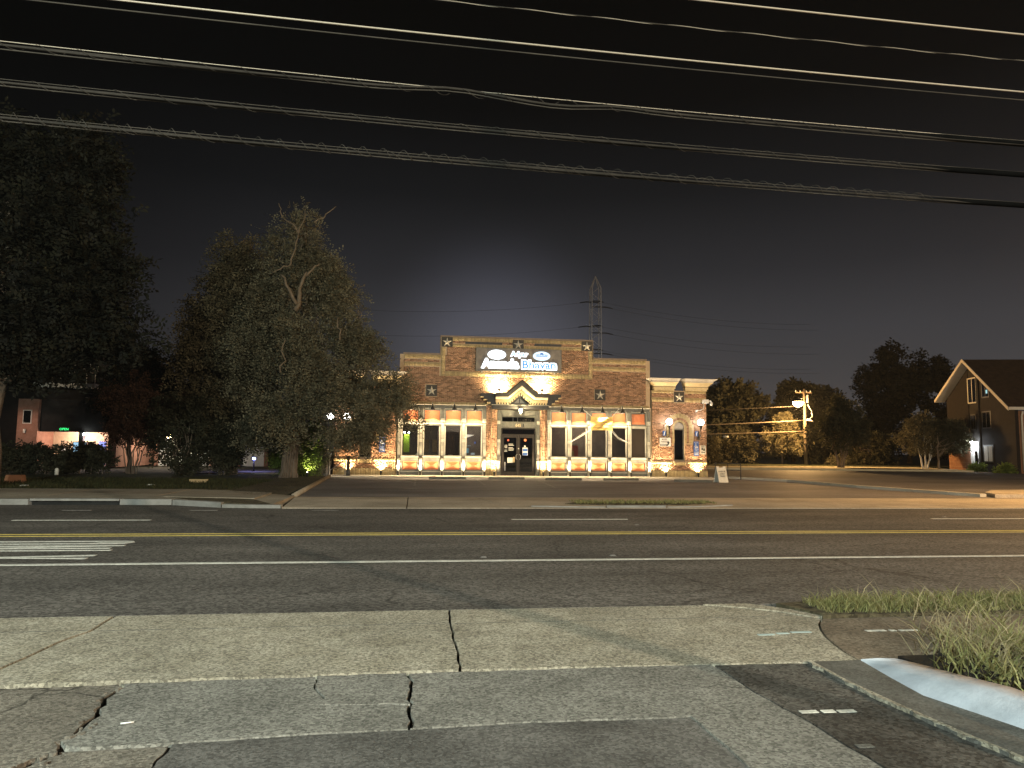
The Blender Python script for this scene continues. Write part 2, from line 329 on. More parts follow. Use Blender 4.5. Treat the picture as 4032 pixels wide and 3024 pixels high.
# ------------------------------------------------------------------ the ground
tag(MB().xy([(-500, -150), (600, -150), (600, 900), (-500, 900)], -.5, -.1).build('ground', M['ground']), kind='structure')
tag(MB().xy([(-16, -14), (12, -14), (12, 7.7), (-16, 7.7)], -.099, -.055).build('subsoil', M['soil']), kind='structure')
road = tag(MB().xy([(-120, 7.72), (140, 7.72), (140, 20.35), (-3.4, 20.35), (-5.2, 20.55), (-6.9, 21.5), (-120, 21.5)], -.095, 0).build('road', M['road']), kind='structure')
def line(x0, x1, y0, y1, m, name='lane_line', par=road, z=0): return MB().box(x0, x1, y0, y1, z+.001, z+.006).build(name, m, par)
line(-120, 140, 14.51, 14.60, M['paint_yellow'], 'yellow_line'); line(-120, 140, 14.22, 14.31, M['paint_yellow'], 'yellow_line')
line(-120, 140, 10.90, 11.02, M['paint_white'], 'edge_line')
for k in range(-3, 6): line(-8.76+11.1*k, -5.88+11.1*k, 17.16, 17.27, M['paint_white'], 'lane_dash')
for k in range(-6, 2): line(-5.79+3.1*k, -5.1+3.1*k, 19.7, 19.78, M['paint_worn'], 'short_dash')
for x, y in ((5.06, 15.93), (1.1, 11.3), (3.2, 11.35), (14.2, 17.7)): MB().frus((x-.05, x+.05, y-.04, y+.04), (x-.03, x+.03, y-.02, y+.02), .001, .014).build('road_stud', M['paint_worn'], road)
def lane_word():
    def letter(polys, y0, y1, x0=-7.4, x1=-4.8):
        mb = MB()
        for p in polys:   # u along the letter's height (0 foot .. 1 top), v across (0 left/far .. 1 right/near)
            q = [(x0+(x1-x0)*u, y1-(y1-y0)*v) for u, v in p]
            if sum((a[0]*b[1]-b[0]*a[1]) for a, b in zip(q, q[1:]+q[:1])) < 0: q.reverse()
            mb.xy(q, .001, .006)
        mb.build('lane_letter', M['paint_white'], road)
    letter([[(.04, 0), (.1, .0), (.9, 0), (.97, .15), (1, .5), (.8, .5), (.74, .28), (.1, .28)], [(1, .5), (.97, .85), (.9, 1), (.1, 1), (.1, .72), (.74, .72), (.8, .5)],
            [(0, .5), (.02, .12), (.0995, .0), (.0995, .28), (.08, .5)], [(0, .5), (.08, .5), (.0995, .72), (.0995, 1), (.02, .9)]], 13.14, 13.56)
    letter([[(0, 0), (1, 0), (1, .24), (0, .24)], [(0, .78), (.96, .78), (.96, 1), (0, 1)], [(.98, .25), (.75, .25), (.05, .77), (.28, .77)]], 12.58, 12.98)
    letter([[(0, 0), (1, 0), (1, .2), (0, .2)], [(0, .21), (.13, .21), (.13, 1), (0, 1)]], 12.0, 12.42)
    letter([[(0, .39), (.45, .39), (.5, .5), (.45, .61), (0, .61)], [(1, 0), (1, .26), (.51, .5), (.455, .38)], [(1, .74), (1, 1), (.455, .62), (.51, .51)]], 11.45, 11.87)
lane_word()
# near apron: three slabs of exposed aggregate with open joints, then broken asphalt
apron = tag(bpy.data.objects.new('driveway_apron', None), kind='structure'); COL.objects.link(apron); WLOC[apron.name] = Vector((0, 0, 0))
g = .012
jL = jagline([(-2.91, 7.70), (-2.89, 7.1), (-2.99, 6.75), (-3.02, 6.34), (-3.1, 5.62)], .008, .15)
jR = jagline([(.40, 7.70), (.38, 6.9), (.39, 6.26), (.38, 5.66)], .012, .12)
curve = [(3.66, 5.62), (3.68, 5.82), (3.73, 6.05), (3.8, 6.3), (3.9, 6.55), (4.02, 6.78), (4.17, 6.98)]
def slab(poly, m, name='slab', par=apron, z0=-.09, z1=0):
    if sum((a[0]*b[1]-b[0]*a[1]) for a, b in zip(poly, poly[1:]+poly[:1])) < 0: poly = poly[::-1]
    return MB().xy(poly, z0, z1).build(name, m, par)
def front(a, b, amp=.012): return jag(a, b, amp, .1)
slab(shift(jL, -.022)+front((-3.1-.022, 5.62), (-9, 5.6))[1:]+[(-9, 7.70)], M['aggregate'])
slab(shift(jL, g)[::-1]+shift(jR, -g)+front((.38-g, 5.66), (-3.1+g, 5.62))[1:-1], M['aggregate'])
slab(shift(jR, g)+front((.38+g, 5.66), (3.64, 5.6))[1:]+[(x-.012, y) for x, y in curve]+[(4.10, 7.05), (3.9, 7.3), (3.62, 7.5), (3.2, 7.70)], M['aggregate'])
for x0, x1 in ((-9, -2.93), (-2.86, .37), (.42, 3.9)):    # tooled groove along the gutter
    q = jag((x0, 7.1), (x1, 7.13), .006, .2); slab(q+[(x, y+.009) for x, y in q[::-1]], M['gutter'], 'tooled_groove', apron, 0.0005, .002)
# the lip kerb that curls round the verge
lip = [(3.2, 7.70), (3.62, 7.5), (3.9, 7.3), (4.10, 7.05), (4.2, 7.0), (4.3, 7.12), (4.18, 7.36), (3.95, 7.56), (4.6, 7.70)]
slab(lip[:4]+[(4.22, 7.06), (4.06, 7.36), (3.86, 7.58), (3.7, 7.70)], M['aggregate'], 'kerb_lip', None, -.09, .012)['kind'] = 'structure'
# asphalt drive
drive = tag(bpy.data.objects.new('driveway', None), kind='structure'); COL.objects.link(drive); WLOC[drive.name] = Vector((0, 0, 0))
cL = jagline([(-2.04, 5.58), (-2.01, 5.21), (-1.96, 4.88), (-1.94, 4.66), (-2.0, 4.57), (-1.92, 4.42), (-2.03, 4.27), (-2.15, 3.9), (-2.2, 3.0)], .03, .06)
cR = jagline([(-.02, 5.61), (.02, 5.44), (0, 4.92), (.01, 4.54)], .018, .06)
cB = jagline([(-1.93, 4.45), (-1.33, 4.48), (-.63, 4.53), (.01, 4.545)], .006, .1)
cB2 = jagline([(.01, 4.545), (.64, 4.58), (1.62, 4.56), (1.8, 4.57)], .006, .1)
cD = jagline([(1.8, 4.57), (1.81, 4.36), (1.83, 4.08), (1.83, 3.4), (1.83, -3)], .01, .1)
jD = jagline([(2.40, 5.62), (2.42, 5.3), (2.43, 4.95), (2.51, 4.48), (2.53, 4.16), (2.57, 3.72), (2.62, 3.0), (2.7, -3)], .008, .12)
cLs = [p for p in cL if p[1] >= 4.45]; cLt = [p for p in cL if p[1] < 4.45]
slab(shift(cL, -.02)+[(-2.22, -3), (-10, -3), (-10, 5.57)]+front((-10, 5.57), (-2.06, 5.56), .015)[1:-1], M['drive_brown'], 'asphalt_panel', drive, -.09, -.008)
mk = jagline([(-.69, 5.6), (-.67, 5.36), (-.57, 5.11), (-.66, 5.01), (-.4, 4.99), (-.18, 4.98), (.0, 4.95)], .012, .06)
cRa = [p for p in cR if p[1] >= 4.95]; cRb = [p for p in cR if p[1] < 4.95]
slab(shift(cLs, .02)[::-1]+front((-2.02, 5.58), (-.70, 5.6), .012)[1:]+shift(mk, -.006, -.006)[1:]+shift(cRb, -.014)+cB[::-1][1:-1], M['drive'], 'asphalt_panel', drive, -.09, -.004)
slab(shift(mk, .006, .006)[::-1]+[(-.68, 5.605)]+front((-.68, 5.605), (-.03, 5.615), .008)[1:]+shift(cRa, -.014), M['drive'], 'asphalt_panel', drive, -.09, -.001)
slab(shift(cR, .014)[::-1]+front((0, 5.615), (2.38, 5.62), .01)[1:]+shift(jD, -.008)[1:]+[(1.85, -3)]+shift(cD, .008)[::-1][1:]+shift(cB2, 0, .004)[::-1], M['drive'], 'asphalt_panel', drive, -.09, -.005)
slab([(-1.34, 4.47)]+shift(cB[[i for i, p in enumerate(cB) if p[0] > -1.3][0]:], 0, -.006)+shift(cB2, 0, -.006)[1:]+cD[1:]+[(-1.5, -3)]+jagline([(-1.45, 3.2), (-1.35, 4.14), (-1.35, 4.25), (-1.33, 4.37)], .02, .06), M['drive_dark'], 'asphalt_panel', drive, -.09, -.012)
slab(shift(cLt, .03)[::-1]+[(-1.93, 4.44)]+[(-1.36, 4.46)]+jagline([(-1.355, 4.36), (-1.37, 4.25), (-1.38, 4.14), (-1.47, 3.2)], .02, .06)+[(-1.53, -3), (-2.16, -3)], M['drive_brown'], 'asphalt_panel', drive, -.09, -.018)
slab(shift(jD, .022)[::-1]+[(2.42, 5.62)]+front((2.44, 5.62), (3.2, 5.58), .015)[1:]+[(3.2, 5.07), (3.25, 4.61), (3.32, 4.11), (3.4, 3.71), (3.5, 3.0), (3.9, -3)], M['drive_black'], 'asphalt_panel', drive, -.09, -.012)
for _ in range(46):     # loose crumbs in and beside the wide crack
    x, y = random.choice(cL); x += random.gauss(0, .05); y += random.gauss(-.02, .05); r = random.uniform(.008, .028)
    a = [(x+r*random.uniform(.7, 1.2)*math.cos(t), y+r*random.uniform(.7, 1.2)*math.sin(t)) for t in (0, 1.2, 2.5, 3.8, 5.1)]
    MB().xy(a, -.05, random.uniform(-.012, .008)).build('asphalt_crumb', M['drive_brown'], drive)
gp = [(3.2, 5.58), (3.2, 5.07), (3.25, 4.61), (3.32, 4.11), (3.4, 3.71), (3.5, 3.0), (3.9, -3)]
tag(slab(jagline(gp, .018, .1)+[(4.3, -3), (3.95, 3.0), (3.78, 4.12), (3.58, 4.74), (3.61, 5.12), (3.66, 5.58)], M['gutter'], 'gutter_pan', None, -.09, .006), kind='structure')
for (a, b) in zip(gp[:5], gp[1:6]):     # ragged pale lip along the pan
    q = jag(a, b, .02, .05); slab(q+[(b[0]+.035, b[1]), (a[0]+.035, a[1])], M['aggregate'], 'pan_lip', drive, -.09, .012)
def white_kerb():
    base = [(3.68, 5.60), (3.62, 5.12), (3.60, 4.74), (3.78, 4.12), (3.97, 3.0), (4.32, -3)]; mid = [(3.83, 5.6), (3.80, 5.1), (3.80, 4.72), (3.93, 4.2), (4.1, 3.0), (4.45, -3)]
    top = [(3.97, 5.58), (4.02, 5.15), (4.02, 4.65), (4.08, 4.2), (4.24, 3.0), (4.6, -3)]
    rows = [jagline(base, .008, .2), jagline(mid, .008, .2), jagline(top, .008, .2)]
    def resample(pts, n=40):
        d = [0]
        for a, b in zip(pts, pts[1:]): d.append(d[-1]+math.dist(a, b))
        o = []
        for i in range(n):
            t = d[-1]*i/(n-1); k = max(j for j in range(len(d)) if d[j] <= t+1e-9); k = min(k, len(pts)-2); u = (t-d[k])/(d[k+1]-d[k]+1e-9)
            o.append((pts[k][0]+(pts[k+1][0]-pts[k][0])*u, pts[k][1]+(pts[k+1][1]-pts[k][1])*u))
        return o
    A, B, C = (resample(r) for r in (base, mid, top)); mb = MB(); vs = []
    for i in range(40):
        k = min(1, i/5); r = random.uniform(-.006, .006)
        vs += [(*A[i], -.09), (*A[i], .006), (*B[i], .01+.11*k+r), (*C[i], .01+.12*k+r), (*C[i], -.09)]
    fs = [(i*5+j, i*5+j+1, i*5+6+j, i*5+5+j) for i in range(39) for j in range(4)]+[(0, 1, 2, 3, 4), (199, 198, 197, 196, 195)]
    mb.add(vs, fs, True); tag(mb.build('white_kerb', M['white_kerb']), kind='structure')
white_kerb()
def dash(x0, x1, y, m=M['paint_white'], par=drive, z=-.012, w=.022, name='survey_dash'): MB().box(x0, x1, y-w, y+w, z+.001, z+.005).build(name, m, par)
dash(2.56, 2.68, 4.57); dash(2.71, 2.80, 4.565); dash(2.82, 2.94, 4.555); dash(2.6, 2.7, 4.02, M['gutter'])
pale_blue = pmat('pale_blue', (.35, .45, .46), (.45, .55, .55), 6, .7)
for x0, x1, y in ((3.2, 3.36, 6.43), (3.40, 3.52, 6.46), (3.56, 3.76, 6.49)): dash(x0, x1, y, pale_blue, apron, 0)
walk_near = tag(slab([(x+.012, y) for x, y in curve]+[(5.0, 7.0), (14, 7.0), (14, 5.62)], M['brown_walk'], 'near_sidewalk', None, -.09, .0), kind='structure')
for x0, x1, y in ((4.32, 4.52, 6.48), (4.56, 4.62, 6.47), (4.66, 4.86, 6.465)): dash(x0, x1, y, M['paint_white'], walk_near, 0)
tag(slab([(4.2, 7.01), (5, 7.01), (14, 7.01), (14, 7.715), (4.62, 7.715), (4.0, 7.60), (4.1, 7.36), (4.24, 7.08)], M['leaf_litter'], 'verge_soil', None, -.09, .03), kind='structure')
tag(slab([(3.99, 5.57), (4.04, 5.15), (4.04, 4.65), (4.10, 4.2), (4.26, 3.0), (4.62, -3), (14, -3), (14, 5.58)], M['mulch'], 'bed_soil', None, -.09, .035), kind='structure')
cig = MB().tube([(-1.74, 4.78, .004), (-1.67, 4.80, .004)], .005, 6).build('cigarette_end', M['white']); tag(cig, 'white cigarette end on the broken asphalt at bottom left', 'litter')

# far side
def far_side():
    fa = bpy.data.objects.new('far_pavement', None); COL.objects.link(fa); WLOC[fa.name] = Vector((0, 0, 0)); tag(fa, kind='structure')
    cuts = [(-3.95, -3.6), (-.2, -.2), (2.1, 2.75), (5.6, 5.6), (9.9, 9.9), (13.2, 13.2), (16.6, 16.6), (20.0, 20.0), (23.8, 23.8)]
    for (a0, a1), (b0, b1) in zip(cuts, cuts[1:]):
        slab([(a1+.015, 20.36), (b1-.015, 20.36), (b0-.015, 24.8), (a0+.015, 24.8)], M['far_walk'], 'slab', fa, -.09, .015)
    for k in range(0, 8):
        slab([(-8.0-3.2*k+.02, 23.62), (-4.85-3.2*k, 23.62 if k else 22.9), (-4.85-3.2*k, 27.5 if k else 25.6), (-8.0-3.2*k+.02, 27.5)], M['walk'], 'slab', fa, -.09, .1)
    slab([(-4.83, 22.7), (-3.97, 20.9), (-3.97, 24.8), (-4.83, 25.5)], M['walk'], 'slab', fa, -.09, .06)
    slab([(-6.5, 21.9), (-3.6, 20.37), (-3.97, 20.9), (-4.83, 22.7), (-6.4, 23.6), (-8, 23.6)], M['leaf_litter'], 'verge_strip', None, -.09, .08)['kind'] = 'structure'
    slab([(-40, 21.9), (-6.5, 21.9), (-8, 23.6), (-40, 23.6)], M['walk'], 'kerb_walk', None, -.09, .12)['kind'] = 'structure'
    for k in range(0, 9): slab([(24.0+4*k, 20.36), (27.98+4*k, 20.36), (27.98+4*k, 24.8), (24.0+4*k, 24.8)], M['far_walk'], 'slab', fa, -.09, .03)
    # kerb stones, with the storm drain mouth under the long one
    kt = bpy.data.objects.new('far_kerb', None); COL.objects.link(kt); WLOC[kt.name] = Vector((0, 0, 0)); tag(kt, kind='structure')
    def stone(pts, h=.15, w=.22, z0=-.09):
        back = [(x+.02, y+w) for x, y in pts]; mb = MB(); mb.xy(pts+back[::-1], z0, h); return mb.build('kerb_stone', M['kerb'], kt)
    for k in range(9): stone([(-13.6-3*k+.02, 21.62), (-10.64-3*k, 21.62)])
    stone([(-10.6, 21.62), (-8.27, 21.62)], .16, .3, .1)
    MB().box(-10.6, -8.27, 21.75, 21.9, -.08, .1).build('drain_mouth', M['black'], kt)
    stone([(-8.24, 21.62), (-6.85, 21.6)]); stone([(-6.82, 21.59), (-6.0, 21.1), (-5.25, 20.62)], .14); stone([(-5.22, 20.61), (-4.4, 20.42), (-3.62, 20.37)], .09)
    stone([(3.4, 20.75), (4.3, 20.6), (5.55, 20.5)], .05, .12); stone([(5.6, 20.5), (7.4, 20.5)], .075, .14); stone([(7.45, 20.5), (8.6, 20.7), (9.8, 21.2)], .05, .12)
    slab([(4.6, 21.7), (6, 21.3), (8.3, 21.4), (9.6, 22.3), (9.7, 22.9), (6, 22.6), (5, 22.2)], M['leaf_litter'], 'grass_island', None, .0, .04)['kind'] = 'structure'
    lot = slab([(-3.97, 24.82), (60, 24.82), (60, 66), (-4.7, 66), (-4.69, 41.5), (-4.17, 29.2)], M['lot'], 'car_park', None, -.09, 0); lot['kind'] = 'structure'
    # worn stall lines
    for a, b in (((3.37, 39.0), (3.26, 33.0)), ((6.65, 38.6), (6.19, 31.2)), ((9.8, 39.0), (9.4, 35)), ((12.7, 38.2), (12.1, 33.4)), ((.05, 38.4), (.0, 32.5)), ((15.9, 37.2), (15.2, 32))):
        MB().xy([(b[0]-.05, b[1]), (b[0]+.05, b[1]), (a[0]+.05, a[1]), (a[0]-.05, a[1])], .001, .005).build('stall_line', M['paint_worn'], lot)
    for a in ((-.47, .19, 29.9, 30.15), (6.03, 6.63, 29.5, 29.75), (-.9, .1, 36.2, 36.6)): MB().box(a[0], a[1], a[2], a[3], .001, .005).build('paint_patch', M['paint_worn'], lot)
    # long pale kerb between the two lots
    kp = [(19.54, 42.5), (20.6, 40), (21.2, 38.4), (21.35, 35), (21.42, 32.3), (21.9, 29), (22.2, 27.2), (22.46, 25.8)]
    kb = bpy.data.objects.new('lot_kerb', None); COL.objects.link(kb); WLOC[kb.name] = Vector((0, 0, 0)); tag(kb, kind='structure')
    for (a, b) in zip(kp, kp[1:]):
        slab([(a[0]-.14, a[1]), (b[0]-.14, b[1]+.03), (b[0]+.14, b[1]+.03), (a[0]+.14, a[1])], M['pale_concrete'], 'kerb_stone', kb, .0, .13)
    slab([(22.6, 25.4), (27, 25.4), (60, 25.4), (60, 28.8), (27.2, 28.8), (25.1, 28.4), (23.2, 26.6)], M['far_walk'], 'corner_walk', None, .0, .14)['kind'] = 'structure'
    # lawns
    slab([(-90, 27.5), (-8.1, 27.5), (-6.7, 27.6), (-4.2, 24.9), (-4.35, 29.2), (-4.9, 41.5), (-4.95, 43.2), (-90, 43.2)], M['lawn'], 'lawn', None, -.09, .06)['kind'] = 'structure'
    slab([(-8.0, 27.45), (-6.6, 27.45), (-4.9, 25.62), (-4.25, 24.95), (-4.37, 29.2), (-4.9, 41), (-9, 41), (-7.6, 33)], M['leaf_litter'], 'leaf_litter_patch', None, .05, .075)['kind'] = 'structure'
    e = [(-3.99, 24.85), (-4.2, 29.2), (-4.72, 41)]
    MB().tube([(x, y, .05) for x, y in e], .1, 6).build('lot_edging', M['walk'])['kind'] = 'structure'
    slab([(22, 64.0), (41, 62.8), (49, 62), (52, 60.8), (56, 72), (56, 95), (22, 95)], M['bank'], 'far_bank', None, -.05, .16)['kind'] = 'structure'
    slab([(22, 71.0), (56, 74), (120, 74), (120, 170), (-20, 170), (-20, 90), (22, 90)], M['lawn'], 'far_lawn', None, -.05, .19)['kind'] = 'structure'
far_side()

# ------------------------------------------------------------------ the restaurant
YF = 43.5
REST = thing('restaurant_building', (6.5, YF, 0), 'low brick restaurant with stepped parapet, stars and lit shopfront bays', 'building')
HOLES = []      # (x0,x1,z0,z1) where no wall brick goes
ARCHES = []     # (xc, zs, r, zbot)
BR, TB = [], []    # brick boxes, tan brick boxes
def hit(x0, x1, z0, z1):
    for a in HOLES:
        if x1 > a[0]+.005 and x0 < a[1]-.005 and z1 > a[2]+.005 and z0 < a[3]-.005: return True
    for xc, zs, r, zb in ARCHES:
        if z1 > zb and x1 > xc-r and x0 < xc+r and z0 < zs: return True
        zc = (z0+z1)/2
        if z1 > zs and any((x-xc)**2+(z-zs)**2 < r*r for x in (x0, x1, (x0+x1)/2) for z in (z0, z1)): return True
    return False
def bricks(x0, x1, z0, z1, y, L=.24, H=.075, gap=.013, proud=.014):
    n = round((z1-z0)/H); H = (z1-z0)/n
    for j in range(n):
        za = z0+j*H+gap/2; zb = z0+(j+1)*H-gap/2; x = x0-(L/2 if j % 2 else 0)
        while x < x1-.02:
            a, b = max(x, x0)+gap/2, min(x+L, x1)-gap/2; x += L
            if b-a < .03: continue
            if hit(a, b, za, zb):
                k = (a+b)/2
                for u, v in ((a, k-gap/2), (k+gap/2, b)):
                    if not hit(u, v, za, zb): BR.append((u, v, y-proud-random.uniform(0, .006), y, za, zb))
            else: BR.append((a, b, y-proud-random.uniform(0, .006), y, za, zb))
def soldiers(x0, x1, z0, z1, y, L=.1, gap=.012, proud=.03, rows=1):
    h = (z1-z0)/rows
    for r in range(rows):
        n = max(1, round((x1-x0)/L)); w = (x1-x0)/n
        for i in range(n):
            a, b = x0+i*w+gap/2, x0+(i+1)*w-gap/2
            if not hit(a, b, z0+r*h, z0+(r+1)*h): TB.append((a, b, y-proud-random.uniform(0, .004), y, z0+r*h+gap/2, z0+(r+1)*h-gap/2))
# mortar body
body = MB()
yb = 63
body.box(-1.05, 14.7, YF, YF+.34, 4.34, 7.38); body.box(1.41, 10.95, YF, YF+.34, 7.385, 8.5)
for a, b in ((-1.08, -1.06), (4.25, 4.95), (7.6, 8.09), (14.64, 14.76)): body.box(a, b, YF, YF+.34, 0, 4.335)
body.box(-4.8, -1.1, YF+.4, yb, 0, 5.3); body.box(14.78, 18.36, YF+.4, yb, 0, 5.3)
body.box(-1.07, 14.75, YF+4.4, yb, 0, 6.4); body.box(-1.07, 14.75, YF+.36, YF+4.39, 4.36, 6.3)
body.build('wall', M['mortar'], REST)
cap = MB()
for a, b, z in ((-.86, 1.385, 7.385), (10.975, 14.48, 7.385), (1.37, 10.99, 8.505)): cap.box(a, b, YF-.07, YF+.4, z, z+.09)
cap.box(1.37, 1.40, YF-.05, YF+.38, 7.48, 8.5); cap.box(10.96, 10.99, YF-.05, YF+.38, 7.48, 8.5)
cap.build('parapet_cap', M['cap'], REST)
# main face: star plaque holes, band holes, sign zone
STARS = [(1.45, 2.12, 7.9, 8.49), (5.86, 6.54, 7.87, 8.46), (10.24, 10.92, 7.9, 8.49), (.57, 1.23, 4.84, 5.52), (11.1, 11.78, 4.8, 5.48)]
HOLES += STARS
HOLES += [(-.8, 1.42, 7.14, 7.38), (-.8, 1.42, 6.68, 6.91), (10.94, 14.42, 7.14, 7.38), (10.94, 14.42, 6.68, 6.91),
          (1.43, 1.69, 6.1, 7.86), (10.69, 10.95, 6.1, 7.86), (1.69, 10.69, 6.1, 6.4),
          (2.12, 5.86, 8.27, 8.49), (2.12, 5.86, 7.9, 8.1), (6.54, 10.24, 8.27, 8.49), (6.54, 10.24, 7.9, 8.1), (-1.05, 14.7, 4.34, 4.5)]
bricks(-.82, 14.44, 4.5, 7.38, YF); bricks(1.42, 10.95, 7.38, 8.5, YF)
soldiers_h = HOLES; HOLES = []
soldiers(-.8, 1.42, 7.14, 7.37, YF); soldiers(-.8, 1.42, 6.68, 6.91, YF); soldiers(10.96, 14.42, 7.14, 7.37, YF); soldiers(10.96, 14.42, 6.68, 6.91, YF)
for xa in (1.44, 10.70):
    for k in range(18): TB.append((xa, xa+.24, YF-.034, YF, 6.1+.098*k+.006, 6.1+.098*(k+1)-.006))
soldiers(1.7, 10.69, 6.1, 6.39, YF)
for a, b in ((2.13, 5.85), (6.55, 10.23)): soldiers(a, b, 8.28, 8.49, YF); soldiers(a, b, 7.9, 8.09, YF)
soldiers(-1.0, 4.4, 4.345, 4.5, YF, .1); soldiers(8.0, 14.62, 4.345, 4.5, YF, .1)
MB().box(2.9, 5.2, YF-.02, YF, 8.11, 8.26).build('recess_panel', M['charcoal'], REST); MB().box(7.24, 8.95, YF-.02, YF, 8.11, 8.26).build('recess_panel', M['charcoal'], REST)
HOLES = soldiers_h
# piers beside the door
for a, b in ((4.26, 4.56), (7.94, 8.08)):
    bricks(a, b, 1.05, 4.33, YF-.02); soldiers(a, b, 0, .45, YF-.05); soldiers(a, b, .86, 1.045, YF-.03); bricks(a, b, .46, .85, YF-.03)
    MB().box(a, b, YF-.03, YF-.001, 0, 4.33).build('pier', M['mortar'], REST)
for a, b in ((4.585, 4.93), (7.61, 7.925)):
    bricks(a, b, 1.05, 4.08, YF-.12); soldiers(a, b, 0, .45, YF-.16); soldiers(a, b, .86, 1.045, YF-.13); bricks(a, b, .46, .85, YF-.13)
    MB().box(a, b, YF-.13, YF-.001, 0, 4.09).build('pier', M['mortar'], REST)
def star_plaque(x0, x1, z0, z1, y):
    p = MB().box(x0, x1, y-.05, y+.0, z0, z1).build('star_plaque', M['plaque'], REST)
    cx, cz, R, r = (x0+x1)/2, (z0+z1)/2-.02, (x1-x0)*.47, (x1-x0)*.16
    pts = [(cx+(R if k % 2 == 0 else r)*math.sin(math.pi*k/5), cz+(R if k % 2 == 0 else r)*math.cos(math.pi*k/5)) for k in range(10)]
    mb = MB(); vs = [(x, y-.055, z) for x, z in pts]+[(cx, y-.17, cz)]
    mb.add(vs, [((k+1) % 10, k, 10) for k in range(10)]); mb.build('star', M['star'], p)
for s in STARS: star_plaque(*s, YF)

